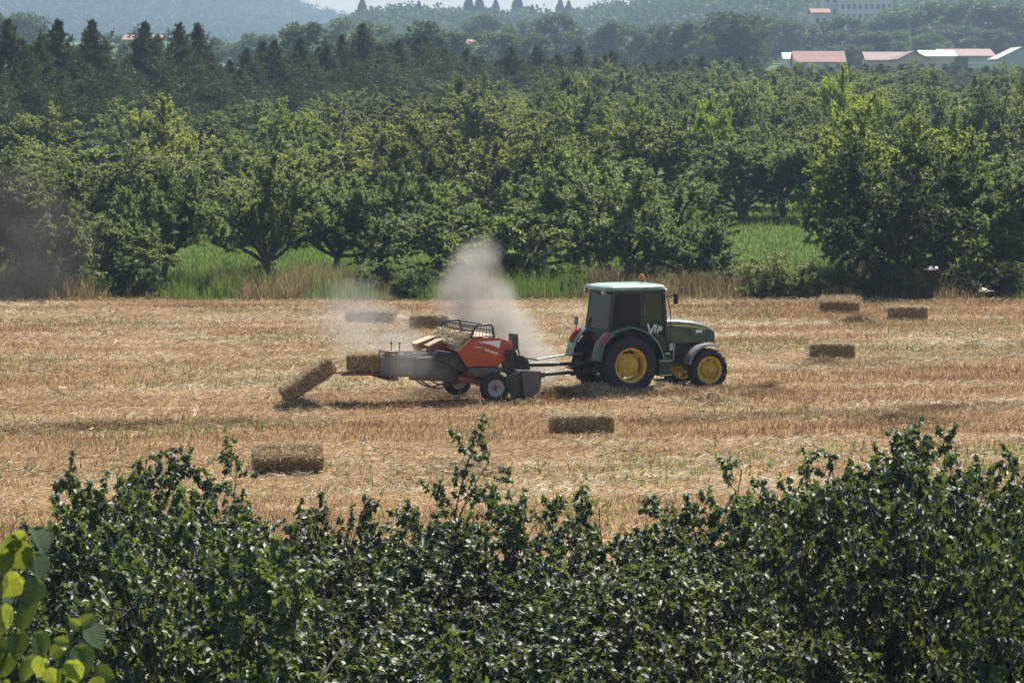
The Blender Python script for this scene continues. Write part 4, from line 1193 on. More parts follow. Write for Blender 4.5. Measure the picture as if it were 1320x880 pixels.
# front mudguards
for s in (-1, 1):
    secs = []
    for a in (168, 150, 130, 110, 92, 76, 64):
        t = R(a); rad = .60; x = 2.17 + rad * math.cos(t); z = .52 + rad * math.sin(t); nx, nz = math.cos(t), math.sin(t)
        secs.append([Vector((x, s * .52, z)), Vector((x, s * .82, z)), Vector((x - nx * .05, s * .845, z - nz * .05)), Vector((x - nx * .055, s * .83, z - nz * .055)), Vector((x - nx * .02, s * .80, z - nz * .02)), Vector((x - nx * .02, s * .52, z - nz * .02))])
    g = G(); g.loft(secs); g.build('front_mudguard', M['grey_plastic'], TR, ang=50)
    g = G(); g.tube([(2.17, s * .45, .6), (2.17, s * .52, .95), (2.17, s * .56, 1.10)], .02, 6); g.build('mudguard_bracket', M['frame'], TR)

# fuel tank, steps
g = G(); g.box((.84, -.74, .38), (1.17, -.36, .93)); tk = g.build('fuel_tank', M['green_dark'], TR, .04)
g = G(); g.box((.83, -.76, .74), (1.18, -.742, .762)); g.box((.83, -.76, .40), (1.18, -.742, .42)); g.build('trim', M['steel'], tk)
g = G(); g.box((.84, .36, .38), (1.17, .74, .93)); g.build('step_box', M['green'], TR, .04)
g = G(); g.box((.80, -.76, .27), (1.2, -.5, .31)); g.build('step', M['frame'], TR, .008)
g = G(); g.box((1.25, -.24, .40), (1.75, .24, .58)); g.build('oil_sump', M['yellow'], TR, .04)

# linkage and hitch
for s in (-1, 1):
    g = G(); g.bar((-.25, s * .28, .62), (-.98, s * .36, .56), .05, .07); g.build('lower_link', M['frame'], TR, .008)
    g = G(); g.tube([(-.28, s * .28, 1.12), (-.66, s * .33, .62)], .025, 8); g.build('lift_rod', M['frame'], TR)
    g = G(); g.bar((-.15, s * .24, 1.10), (-.34, s * .28, 1.14), .05, .07); g.build('lift_arm', M['frame'], TR)
g = G(); g.bar((-.3, 0, .48), (-1.12, -.02, .46), .09, .05); g.box((-1.14, -.07, .42), (-1.04, .05, .52)); g.build('drawbar', M['frame'], TR, .008)
g = G(); g.tube([(-.36, .12, 1.0), (-.75, .1, .95), (-.95, .0, .62), (-1.25, -.05, .60)], .016, 6); g.tube([(-.36, .18, 1.05), (-.85, .12, .85), (-1.05, .05, .66), (-1.3, -.02, .62)], .016, 6); g.build('hydraulic_hoses', M['black'], TR)
g = G(); g.box((-.45, -.16, .95), (-.33, .16, 1.25)); g.build('top_link_bracket', M['frame'], TR, .02)

# cab inside
g = G(); g.box((-.08, -.24, 1.10), (.34, .24, 1.24)); g.prism([(-.10, -.23, 1.24), (.02, -.23, 1.24), (-.10, -.23, 1.80), (-.19, -.23, 1.78)], (0, .46, 0)); g.build('seat', M['black'], TR, .04)
g = G(); g.tube([(.92, 0, 1.1), (.74, 0, 1.62)], .045, 8); g.box((.88, -.25, 1.1), (1.05, .25, 1.62)); g.build('dashboard', M['black'], TR, .03)
g = G(); g.lathe([(.19, -.012), (.205, 0), (.19, .012), (.175, 0)], (0, 0, 0), 24, 'z', True); g.bar((-.18, 0, 0), (.18, 0, 0), .03, .015); swo = g.build('steering_wheel', M['black'], TR); swo.location = (.72, 0, 1.65); swo.rotation_euler = (0, R(-32), 0)

# lettering on the right door
def lettering(txt, size, loc, rot_in_plane, parent, mat, name, depth=.002, shear=0):
    cu = bpy.data.curves.new(name, 'FONT'); cu.body = txt; cu.size = size; cu.extrude = depth; cu.shear = shear; cu.offset = .006
    o = bpy.data.objects.new(name, cu); col.objects.link(o)
    bpy.context.view_layer.update()
    dg = bpy.context.evaluated_depsgraph_get()
    me = bpy.data.meshes.new_from_object(o.evaluated_get(dg)); me.materials.clear(); me.materials.append(mat)
    bpy.data.objects.remove(o)
    q = link_mesh(name, me, parent)
    q.rotation_euler = (PI / 2, rot_in_plane, 0); q.location = loc
    return q
def dl(px, py):      # point of the right door plane that shows at (px, py)
    return loc_pt(TR, px, py, -.640)
def loc_pt(fr, px, py, yl):
    """local point on the plane y = yl of the machine's own frame, on the sight line through (px, py)"""
    a, b_ = at(px, py, 10), at(px, py, 100)
    rz = fr.rotation_euler[2]; o = fr.location
    def inv(p):
        d = p - o; return Vector((d.x * math.cos(rz) + d.y * math.sin(rz), -d.x * math.sin(rz) + d.y * math.cos(rz), d.z))
    a, b_ = inv(a), inv(b_); t = (yl - a.y) / (b_.y - a.y)
    return a + (b_ - a) * t
for ch, sz, px, py, ro in (('V', .37, 833.0, 431.0, R(6)), ('I', .25, 842.8, 427.6, R(12)), ('P', .25, 846.0, 428.8, R(14))):
    lettering(ch, sz, dl(px, py), ro, vip_door, M['white'], 'letter')
g = G(); p0, p1 = dl(840.5, 430.5), dl(850, 434.0)
for f in (0, .22, .40, .62, .82):
    a = p0 + (p1 - p0) * f; b_ = p0 + (p1 - p0) * (f + .13)
    g.prism([a, b_, b_ + Vector((0, 0, .05)), a + Vector((0, 0, .05))], (0, -.003, 0))
g.build('small_lettering', M['grey_plastic'], vip_door, smooth=False)

# ---- the driver, on the seat
def person():
    me = bpy.data.meshes.new('person')
    J = {'pelvis': (.10, 0, 1.33), 'waist': (.06, 0, 1.50), 'chest': (.04, 0, 1.70), 'neck': (.06, 0, 1.86), 'headb': (.08, 0, 1.94), 'headt': (.09, 0, 2.10),
         'kl': (.55, .14, 1.36), 'kr': (.55, -.14, 1.36), 'al': (.66, .15, 1.08), 'ar': (.66, -.15, 1.08), 'tl': (.82, .15, 1.05 + .06), 'tr': (.82, -.15, 1.11),
         'sl': (.05, .20, 1.78), 'sr': (.05, -.20, 1.78), 'el': (.22, .27, 1.54), 'er': (.22, -.27, 1.54), 'hl': (.50, .17, 1.60), 'hr': (.50, -.17, 1.60), 'gl': (.58, .15, 1.63), 'gr': (.58, -.15, 1.63)}
    E = [('pelvis', 'waist'), ('waist', 'chest'), ('chest', 'neck'), ('neck', 'headb'), ('headb', 'headt'), ('pelvis', 'kl'), ('pelvis', 'kr'), ('kl', 'al'), ('kr', 'ar'), ('al', 'tl'), ('ar', 'tr'),
         ('chest', 'sl'), ('chest', 'sr'), ('sl', 'el'), ('sr', 'er'), ('el', 'hl'), ('er', 'hr'), ('hl', 'gl'), ('hr', 'gr')]
    rad = {'pelvis': .15, 'waist': .14, 'chest': .15, 'neck': .06, 'headb': .085, 'headt': .085, 'kl': .075, 'kr': .075, 'al': .045, 'ar': .045, 'tl': .04, 'tr': .04, 'sl': .065, 'sr': .065, 'el': .045, 'er': .045, 'hl': .03, 'hr': .03, 'gl': .03, 'gr': .03}
    ks = list(J); me.from_pydata([J[k] for k in ks], [(ks.index(a), ks.index(b_)) for a, b_ in E], [])
    o = bpy.data.objects.new('person', me); col.objects.link(o)
    md = o.modifiers.new('skin', 'SKIN'); o.modifiers.new('sub', 'SUBSURF').levels = 2
    for i, k in enumerate(ks): me.skin_vertices[0].data[i].radius = (rad[k],) * 2
    me.skin_vertices[0].data[0].use_root = True
    bpy.context.view_layer.update()
    dg = bpy.context.evaluated_depsgraph_get(); m2 = bpy.data.meshes.new_from_object(o.evaluated_get(dg))
    bpy.data.objects.remove(o)
    m2.shade_smooth(); m2.materials.append(M['shirt'])
    return m2
M['shirt'] = surf('navy_shirt', (0.035, 0.045, 0.10), 0.9, var=0.2)
M['cap'] = surf('dark_cap', (0.03, 0.03, 0.035), 0.9)
pe = link_mesh('person', person()); pe.location = TO; pe.rotation_euler = (0, 0, R(25))
tag(pe, 'person in dark clothes sitting in the tractor cab behind tinted glass', 'person')
g = G(); g.lathe([(.088, 0), (.095, .03), (.08, .09), (.04, .12), (0, .125)], (.085, 0, 2.07), 16, 'z'); g.box((.13, -.07, 2.075), (.24, .07, 2.09)); g.build('cap', M['cap'], pe, ang=60)

# ================================================================= BALER
M['orange'] = surf('orange_paint', (0.40, 0.060, 0.018), 0.42, var=0.2, dust=(0.36, 0.26, 0.16), dustamt=0.30, scale=3)
M['red_iron'] = surf('red_iron', (0.17, 0.032, 0.02), 0.6, var=0.4, dust=(0.25, 0.19, 0.13), dustamt=0.8, scale=5)
M['cover'] = surf('straw_dusted_cover', (0.46, 0.34, 0.21), 0.8, var=0.3, dust=(0.62, 0.52, 0.36), dustamt=1.0, scale=2.5, bump=0.4)
M['guard'] = surf('grey_guard', (0.06, 0.062, 0.068), 0.5, var=0.25, dust=DUST, dustamt=0.3)
M['rim_grey'] = surf('grey_rim', (0.36, 0.35, 0.37), 0.5, var=0.2, dust=DUST, dustamt=0.4)
BO = at(637, 520.0, 69.3); BO.z = 0.0
BA = empty('square_baler', BO, R(24))
tag(BA, 'orange square baler with straw-covered top towed behind the tractor', 'baler')
def bl(px, py, y=0.0): return loc_pt(BA, px, py, y)
def outline(pts, y=0.0): return [bl(px, py, y) for px, py in pts]
YL = Vector((0, 1, 0))
# orange side panel (a bulged shell) and the body behind it
sp = [(589.4, 453.5), (606.5, 436.5), (642, 435), (661, 441), (662, 450), (652, 463), (640.4, 472), (602, 472.5)]
pan = G().prism(outline(sp, .03), YL * .06).build('side_panel', M['orange'], BA, .02)
g = G().prism(outline([(591, 454), (607, 438.5), (641, 437), (659, 442), (659, 452), (650, 465), (640, 474), (640, 486), (604, 486), (603, 474)], .10), YL * 1.25); g.build('body', M['red_iron'], BA, .02)
g = G().prism(outline([(602.5, 474.5), (648, 473), (649, 478), (640, 484), (611, 484.5)], .02), YL * .05); g.build('lower_guard', M['guard'], BA, .01)
# marks on the panel
g = G().prism(outline([(615, 440.5), (646, 438.8), (643.5, 448.5), (632, 444.0)], .024), YL * .01); g.build('white_flash', M['white'], pan, smooth=False)
g = G()
for a, b_, h_ in ((625, 628.5, 2.2), (629.2, 631.6, 2.0), (632.6, 635, 2.6), (635.8, 638, 2.6), (638.6, 641.2, 2.6)):
    ya, yb = 449.5 + (a - 625) * .30, 449.5 + (b_ - 625) * .30
    g.prism(outline([(a, ya), (b_, yb), (b_ + .3, yb + h_), (a + .3, ya + h_)], .024), YL * .01)
for a, b_ in ((612, 614), (614.6, 616.4), (617, 619), (619.6, 621)):
    g.prism(outline([(a, 447), (b_, 447.2), (b_, 448.4), (a, 448.2)], .024), YL * .01)
g.build('maker_lettering', M['white'], pan, smooth=False)
# top covers, sloping down to the rear, covered in chaff
def slab(name, pts, th, mat):
    pts = [Vector(p) for p in pts]; n = (pts[1] - pts[0]).cross(pts[2] - pts[0]).normalized()
    if n.z < 0: n = -n
    o = G().prism(pts, -n * .035).build(name, mat, BA, .006)
    ctr = sum(pts, Vector()) / len(pts)
    G().prism([ctr + (p - ctr) * .97 - n * .037 for p in pts], -n * th).build('cover_skirt', M['orange'], o, .006)
    return o
T0, T1 = bl(606.5, 436.3, .03), bl(589.4, 453.3, .03)
slab('top_cover', [T0 + Vector((0, 0, .015)), T1 + Vector((0, 0, .015)), T1 + Vector((.0, .62, .05)), T0 + Vector((0.0, .62, .05))], .05, M['cover'])
slab('top_cover', [T0 + Vector((-.05, .70, .10)), T1 + Vector((-.42, .70, .10)), T1 + Vector((-.42, 1.0, .10)), T0 + Vector((-.05, 1.0, .10))], .20, M['cover'])
slab('top_cover', [T0 + Vector((-.12, 1.06, .10)), T1 + Vector((-.58, 1.06, .12)), T1 + Vector((-.58, 1.40, .12)), T0 + Vector((-.12, 1.40, .10))], .14, M['cover'])
g = G(); zt_ = T0.z
g.prism([(T0.x, .04, zt_ + .012), (T0.x + .62, .04, zt_ + .03), (T0.x + .62, 1.35, zt_ + .03), (T0.x, 1.35, zt_ + .012)], (0, 0, .03)); g.build('top_deck', M['cover'], BA, .01)
# chaff lying on the covers
r = np.random.default_rng(44); n = 2600
u = r.uniform(0, 1, n); v = r.uniform(0, 1, n)
P = np.array(T0)[None] + (np.array(T1) - np.array(T0))[None] * (u * 1.15 - .28)[:, None] + np.stack([-.2 * v, .02 + 1.3 * v, .05 + .10 * v + .06 * r.uniform(0, 1, n)], 1)
P[:, 2] = np.where(u < .25, zt_ + .06 + .05 * r.uniform(0, 1, n), P[:, 2])
d = nrm(r.standard_normal((n, 3)) * np.array([1, 1, .35])); ln = r.uniform(.03, .09, (n, 1)); s_ = nrm(np.cross(d, r.standard_normal((n, 3)))) * .006
V = np.stack([P - d * ln - s_, P + d * ln - s_, P + d * ln + s_, P - d * ln + s_], 1).reshape(-1, 3)
ch = link_mesh('chaff', fast_mesh('chaff', V, np.arange(n * 4).reshape(n, 4), M['straw'], np.repeat(r.uniform(.2, 1, n), 4)), BA); ch['kind'] = 'stuff'
# guard cage on top
n0, n1, n2, n3 = bl(606.8, 436, .06), bl(613, 419.5, .06), bl(634.5, 418, .06), bl(636.5, 435, .06)
off = Vector((-.22, 1.38, .02))
for q, o_ in ((0, Vector((0, 0, 0))), (1, off)):
    g = G(); g.tube([n0 + o_, n0.lerp(n1, .8) + o_, n1.lerp(n2, .08) + o_, n1.lerp(n2, .92) + o_, n2.lerp(n3, .2) + o_, n3 + o_], .028, 10); g.build('cage_hoop', M['black'], BA, ang=60)
for f in (.0, .55):
    g = G(); a = n0.lerp(n1, .95 - f * .75); g.tube([a, a + off], .020, 8); g.build('cage_rail', M['black'], BA)
    a = n3.lerp(n2, .9 - f * .7); g = G(); g.tube([a, a + off], .015, 8); g.build('cage_rail', M['black'], BA)
for k in range(1, 6):
    a = n1.lerp(n2, k / 6); b_ = n0.lerp(n3, k / 6)
    G().tube([a, b_], .007, 6).build('cage_bar', M['black'], BA)
for k in range(1, 12):
    a = n1.lerp(n0, .1) + off * (k / 12); b_ = n0.lerp(n1, .05) + off * (k / 12)
    G().tube([a, b_], .006, 6).build('cage_bar', M['frame'], BA)
# drive pulley and belt guard at the front of the panel
c = bl(658.5, 457.0, .0)
g = G(); g.lathe([(0, -.05), (.05, -.05), (.055, -.02), (.11, -.02), (.115, -.04), (.135, -.04), (.135, .05), (0, .05)], c, 24); g.build('pulley', M['black'], BA)
g = G().prism(outline([(650, 462), (660, 460), (664, 468), (660, 482), (648, 480)], .04), YL * .12); g.build('belt_guard', M['frame'], BA, .015)
g = G(); c2 = bl(667, 474, .42); g.lathe([(0, -.04), (.06, -.04), (.07, -.02), (.20, -.02), (.26, -.05), (.30, -.05), (.30, .05), (0, .05)], c2, 32); g.build('flywheel', M['frame'], BA)
g = G().prism(outline([(662, 430), (668, 430), (669, 450), (662, 452)], .7), YL * .3); g.build('gearbox_cover', M['guard'], BA, .02)
# pickup with its wind guard and tine reel
g = G().prism(outline([(672, 477), (697.5, 478.5), (698, 493), (695, 506), (676, 513)], -.28), YL * .03); g.build('pickup_end_plate', M['guard'], BA, .006)
g = G().prism(outline([(650, 486), (672, 478), (690, 503), (676, 514), (660, 513)], -.20), YL * .05); g.build('pickup_shield', M['black'], BA, .01)
a, b_ = bl(684, 503, -.20), bl(684, 503, -.20) + Vector((0, 1.35, 0))
G().tube([a, b_], .16, 18).build('pickup_drum', M['frame'], BA)
for k in range(26):
    y_ = a.y + .04 + k * .05
    g = G()
    for q in range(4):
        t = 2 * PI * q / 4 + k * .5
        c_ = Vector((a.x, y_, a.z)); dr = Vector((math.cos(t), 0, math.sin(t)))
        g.tube([c_ + dr * .15, c_ + dr * .215], .006, 5)
    g.build('tine', M['steel'], BA)
g = G().prism([bl(672, 478, -.2), bl(697, 479.5, -.2), bl(697, 481, -.2), bl(672, 479.5, -.2)], YL * 1.4); g.build('wind_guard', M['guard'], BA, .004)
# wheels
def baler_wheel(pos, s):
    w = G().lathe([(0, s * .05), (.05, s * .05), (.06, s * .02), (.10, s * .015), (.15, s * .03), (.19, s * .06), (.20, s * .08), (.20, s * .10), (.215, s * .10), (.215, -s * .09), (0, -s * .09)], n=32).build('wheel', M['rim_grey'], BA)
    w.location = pos
    hub = G()
    hub.lathe([(0, s * .10), (.03, s * .10), (.035, s * .04), (0, s * .04)], n=12)
    for k in range(5):
        t = 2 * PI * k / 5 + .3
        hub.bar((0, s * .055, 0), (.085 * math.cos(t), s * .045, .085 * math.sin(t)), .03, .02)
    hub.build('hub', M['red_iron'], w)
    g = G(); prof = [(.205, -.10), (.25, -.115), (.30, -.11), (.335, -.08), (.345, -.03), (.345, .03), (.335, .08), (.30, .11), (.25, .115), (.205, .10)]
    g.lathe(prof, n=40, closed=True)
    for k in range(30):
        t = 2 * PI * k / 30
        for q in (-1, 1):
            g.loft([[Vector((r_ * math.cos(t + da + (.05 if q > 0 else 0)), q * yy, r_ * math.sin(t + da + (.05 if q > 0 else 0)))) for r_, da in ((.325, -.03), (.325, .03), (.352 - (yy > .05) * .012, .025), (.352 - (yy > .05) * .012, -.025))] for yy in (.012, .085)])
    g.build('tyre', M['rubber'], w)
baler_wheel((0, -.02, .345), -1)
baler_wheel((-.1, 1.95, .345), 1)
G().tube([(0, .06, .345), (-.05, 1.0, .40), (-.1, 1.88, .345)], .045, 10).build('axle', M['frame'], BA)
# frame beams and hoses
G().bar(bl(528, 486, .62), bl(655, 491, .62), .10, .13).build('frame_beam', M['red_iron'], BA, .01)
G().bar(bl(590, 487, .12), bl(636, 498, .12), .08, .12).build('frame_beam', M['red_iron'], BA, .01)
G().bar(bl(600, 488, 1.2), bl(655, 491, 1.2), .08, .12).build('frame_beam', M['red_iron'], BA, .01)
g = G().prism(outline([(538, 462), (592, 456), (604, 476), (604, 488), (560, 486), (536, 482)], .45), YL * .75); g.build('knotter_housing', M['frame'], BA, .02)
g = G().prism(outline([(566, 452), (590, 455), (603, 473), (598, 480), (580, 470), (560, 463)], .12), YL * .25); g.build('rear_shield', M['frame'], BA, .01)
for k, (x0, x1, dz) in enumerate(((530, 578, 12), (536, 590, 14), (545, 600, 10))):
    p0, p1 = bl(x0, 484, .40 + .05 * k), bl(x1, 489, .40 + .05 * k)
    pts = [p0.lerp(p1, f) + Vector((0, 0, -dz / 57 * math.sin(PI * f))) for f in np.linspace(0, 1, 9)]
    G().tube(pts, .018, 8).build('hose', M['black'], BA)
# bale chamber running to the rear, with tension gear
CY = .62
q0 = bl(490, 484.5, CY); q1 = bl(540, 484.5, CY); zt2 = bl(515, 458, CY).z
zb = (q0.z + q1.z) / 2
g = G(); g.box((q0.x, CY, zb), (q1.x + .5, CY + .035, zt2 - .04)); g.build('chamber_side', M['guard'], BA, .006)
g = G(); g.box((q0.x, CY + .53, zb), (q1.x + .5, CY + .565, zt2 - .04)); g.build('chamber_side', M['guard'], BA, .006)
g = G(); g.box((q0.x, CY + .035, zb - .03), (q1.x + .5, CY + .53, zb)); g.build('chamber_floor', M['frame'], BA, .005)
for yy in (.06, .26, .46):
    g = G(); g.box((q0.x + .02, CY + yy, zt2 + .015), (q1.x + .6, CY + yy + .05, zt2 + .05)); g.build('tension_rail', M['steel'] if yy < .1 else M['frame'], BA, .004)
b0, b1 = bl(503, 486, CY - .03), bl(512, 456, CY - .03)
g = G()
for xx in (b0.x, b1.x):
    g.box((xx - .025, CY - .04, zb - .06), (xx + .025, CY - .002, zt2 + .09)); g.box((xx - .025, CY + .567, zb - .06), (xx + .025, CY + .605, zt2 + .09))
g.box((b0.x - .03, CY - .05, zt2 + .05), (b1.x + .03, CY + .61, zt2 + .10)); g.box((b0.x - .03, CY - .05, zb - .10), (b1.x + .03, CY + .61, zb - .05))
g.build('tension_frame', M['red_iron'], BA, .005)
for px_ in (504.5, 515.0):
    a = bl(px_, 457, CY + .12); b_ = bl(px_, 438 if px_ < 510 else 441, CY + .12)
    g = G(); g.tube([Vector((a.x, a.y, zt2)), Vector((a.x, a.y, b_.z))], .012, 8)
    g.lathe([(0, 0), (.035, 0), (.035, .02), (0, .02)], (a.x, a.y, zt2 + .26), 8, 'z'); g.build('tension_screw', M['frame'], BA)
def loop(px0, px1, py0, py1, name='handle'):
    a, b_, c_, d_ = bl(px0, py0, CY - .02), bl(px0 + .5, py1, CY - .02), bl(px1, py1 + 1, CY - .02), bl(px1 + .5, py0, CY - .02)
    G().tube([a, a.lerp(b_, .85), b_.lerp(c_, .12), b_.lerp(c_, .88), d_.lerp(c_, .8), d_], .014, 8).build(name, M['frame'], BA, ang=60)
loop(488.5, 497, 459, 453); loop(488.5, 497.5, 484, 485.5); loop(522, 530, 459, 453.5); loop(522, 531, 484, 484.5)
g = G(); g.bar(bl(440, 482.5, CY + .03), bl(492, 482.0, CY + .03), .06, .05); g.build('chute_rail', M['red_iron'], BA, .005)
g = G(); g.bar(bl(440, 482.5, CY + .03) + Vector((0, .50, 0)), bl(492, 482.0, CY + .03) + Vector((0, .50, 0)), .06, .05); g.build('chute_rail', M['red_iron'], BA, .005)
ca, cb = bl(441, 482.5, CY), bl(490, 482.0, CY)
g = G(); zz = (ca.z + cb.z) / 2
for k in range(5):
    xx = ca.x + .06 + (cb.x - ca.x - .1) * k / 4
    g.box((xx - .02, CY, zz + .008), (xx + .02, CY + .56, zz + .028))
g.build('chute_slats', M['frame'], BA)
# tongue and drive shaft to the tractor
rel = lambda p: loc_w(BA, p)
def loc_w(fr, p):
    d = Vector(p) - fr.location; rz = fr.rotation_euler[2]
    return Vector((d.x * math.cos(rz) + d.y * math.sin(rz), -d.x * math.sin(rz) + d.y * math.cos(rz), d.z))
def to_w(fr, p):
    rz = fr.rotation_euler[2]; p = Vector(p)
    return fr.location + Vector((p.x * math.cos(rz) - p.y * math.sin(rz), p.x * math.sin(rz) + p.y * math.cos(rz), p.z))
hitch = rel(to_w(TR, (-1.09, -.02, .50)))
t0 = bl(655, 489, 1.0)
G().bar(t0, t0.lerp(hitch, .55) + Vector((0, 0, .02)), .10, .12).build('tongue', M['red_iron'], BA, .01)
G().bar(t0.lerp(hitch, .50) + Vector((0, 0, .02)), hitch, .08, .07).build('tongue_end', M['frame'], BA, .008)
pto = rel(to_w(TR, (-.38, 0, .68)))
g0 = bl(668, 470, .9)
G().tube([g0, g0.lerp(pto, .45)], .055, 12).build('drive_shaft_guard', M['black'], BA)
G().tube([g0.lerp(pto, .45), pto], .042, 12).build('drive_shaft', M['frame'], BA)
pole0 = rel(to_w(TR, (-.62, .22, .92)))
pp = bl(692, 463.5, .5)
G().tube([pole0, pole0.lerp(pp, .5) + Vector((0, 0, .02)), pp], .022, 8).build('hydraulic_ram', M['steel'], BA)
G().tube([pp, bl(668, 460, .6)], .02, 8).build('ram_bracket', M['frame'], BA)
g = G(); g.tube([bl(672, 478, .75), bl(670, 463, .75), bl(668, 450, .75)], .02, 6); g.build('hose', M['black'], BA)

# bale leaving the chamber and the bale tipping off the chute
wq = to_w(BA, (bl(474, 470, CY + .28).x + .02, CY + .285, zz + .032))
bale(wq, R(24), 2, 'straw bale still held in the rear chamber of the baler', sx=.78)
end = Vector((ca.x - .03, CY + .285, zz + .02))
ang = R(31)
# the tipping bale: its lower edge rests on the ground, its upper end leans on the chute
Lb = 1.30
c3 = end + Vector((-math.cos(ang) * (Lb / 2) - .05, 0, -math.sin(ang) * (Lb / 2) + .05))
wl_ = to_w(BA, c3)
bale(wl_, R(24), 0, 'straw bale tipping off the chute behind the baler', ry=-ang)

# ================================================================= FENCE POSTS, BIRDS
M['post'] = surf('weathered_post', (0.20, 0.17, 0.14), 0.9, var=0.35, scale=8, bump=0.5)
for px, Y, h, lab in ((816, 109.5, 1.25, 'thick pale fence post in the grass above the tractor roof'), (921, 106.5, 1.25, 'grey fence post right of the tractor cab'),
                      (1114, 104.8, 1.3, 'pale fence post in the shade of the big dark tree'), (702, 107.5, 1.2, 'fence post left of the tractor cab'), (1263, 105.2, 1.2, 'slim fence post near the right edge of the hedgerow')):
    p = gpos(px, Y)
    g = G(); g.tube([(0, 0, -.2), (.01, 0, h * .5), (.0, .01, h)], [.075, .07, .065], 9); o = g.build('fence_post', M['post']); o.location = p
    tag(o, lab, 'fence post', 'fence posts along the far field edge')
M['bird'] = surf('white_feathers', (0.75, 0.75, 0.76), 0.8, var=0.05)
def bird(px, py, Y, rz, lab):
    p = at(px, py, Y); e = empty('bird', p, rz); tag(e, lab, 'bird', 'white birds over the field edge')
    g = G(); g.loft([[Vector((x, r_ * math.cos(t), r_ * .9 * math.sin(t))) for t in np.linspace(0, 2 * PI, 9)[:-1]] for x, r_ in ((-.20, .008), (-.12, .03), (0, .045), (.10, .035), (.14, .022), (.18, .024), (.21, .012), (.25, .003))])
    g.build('body', M['bird'], e, ang=70)
    for s in (-1, 1):
        g = G(); g.prism([(.08, s * .03, .02), (.11, s * .18, .10), (.03, s * .42, .05), (-.03, s * .20, .08), (-.07, s * .03, .02)], (0, 0, .008)); g.build('wing', M['bird'], e)
    g = G(); g.prism([(-.17, -.015, 0), (-.17, .015, 0), (-.29, .045, 0), (-.29, -.045, 0)], (0, 0, .006)); g.build('tail', M['bird'], e)
bird(1201, 347, 103.0, R(20), 'white bird flying low before the big dark tree')
bird(1270, 375, 102.5, R(170), 'white bird just above the stubble at far right')

# ================================================================= NEAR TREE AT THE LEFT EDGE
def big_leaf(L, W, seed):
    r = random.Random(seed); V = []; F = []
    prof = [(0, .0), (.04, .24), (.14, .42), (.30, .50), (.50, .47), (.70, .34), (.86, .17), (1.0, 0)]
    cup, curl = r.uniform(.06, .16), r.uniform(.05, .22)
    for t, w in prof:
        z = -curl * L * t * t
        x = L * (t - (.06 if 0 < t < .1 else 0))
        wob = 1 + r.uniform(-.05, .05)
        for f in (-1, -.5, 0, .5, 1):
            V.append((x, f * w * W * wob, z + cup * W * abs(f) ** 1.3 * (w * 2)))
    for i in range(len(prof) - 1):
        for k in range(4):
            a = i * 5 + k; F.append((a, a + 1, a + 6, a + 5))
    me = bpy.data.meshes.new('leaf'); me.from_pydata(V, [], F); me.shade_smooth()
    at_ = me.attributes.new('rnd', 'FLOAT', 'POINT'); v = r.uniform(.2, .9)
    at_.data.foreach_set('value', [v] * len(V)); me.materials.append(M['leaf_near'])
    return me
LV = [big_leaf(1, r_, 5 + k) for k, r_ in enumerate((.85, .8, .95, .72, .88, .9))]
NT = empty('broadleaf_sapling', (at(-60, 900, 10.0).x, 10.0, float(ground_z(-1.8, 10.0))))
tag(NT, 'near sapling with large sunlit leaves at the bottom left corner', 'sapling')
def ntl(px, py, dY=0.0): return at(px, py, 10.0 + dY) - NT.location
g = G(); base = Vector((0, 0, -.1))
g.tube([base, ntl(-55, 1500), ntl(-42, 1050), ntl(-30, 880), ntl(-10, 770), ntl(15, 715), ntl(33, 690)], [.05, .045, .03, .018, .010, .006, .003], 8)
g.tube([ntl(-42, 1050), ntl(20, 960), ntl(78, 890), ntl(86, 850), ntl(92, 822), ntl(102, 806)], [.02, .014, .008, .006, .004, .002], 7)
g.tube([ntl(-30, 880), ntl(5, 850), ntl(25, 800), ntl(32, 750)], [.012, .008, .005, .003], 6)
g.tube([ntl(78, 890), ntl(105, 890), ntl(135, 880)], [.006, .004, .002], 6)
g.build('stem', surf('green_bark', (0.13, 0.12, 0.07), 0.7, var=0.3), NT)
rl = random.Random(9)
# stalk end (px, py), tip direction on the picture, length in px, facing: 0 edge-on to the sun, tinted darker; 1 sunlit, tinted brighter
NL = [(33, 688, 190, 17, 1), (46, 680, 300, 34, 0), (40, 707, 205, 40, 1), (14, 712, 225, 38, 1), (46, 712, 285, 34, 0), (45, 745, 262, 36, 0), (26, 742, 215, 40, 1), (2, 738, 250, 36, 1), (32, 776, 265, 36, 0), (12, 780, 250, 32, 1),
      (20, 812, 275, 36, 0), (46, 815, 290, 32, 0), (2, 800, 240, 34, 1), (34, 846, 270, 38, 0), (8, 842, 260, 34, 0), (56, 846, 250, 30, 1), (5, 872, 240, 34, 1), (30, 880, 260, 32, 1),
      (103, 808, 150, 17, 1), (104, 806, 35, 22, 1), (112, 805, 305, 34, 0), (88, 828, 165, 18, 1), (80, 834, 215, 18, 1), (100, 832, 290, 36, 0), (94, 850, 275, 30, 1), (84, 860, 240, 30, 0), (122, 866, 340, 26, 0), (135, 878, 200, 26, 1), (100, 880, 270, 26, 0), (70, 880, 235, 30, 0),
      (60, 862, 300, 24, 1), (-4, 760, 300, 34, 0), (-8, 830, 320, 34, 0), (20, 690, 230, 26, 0)]
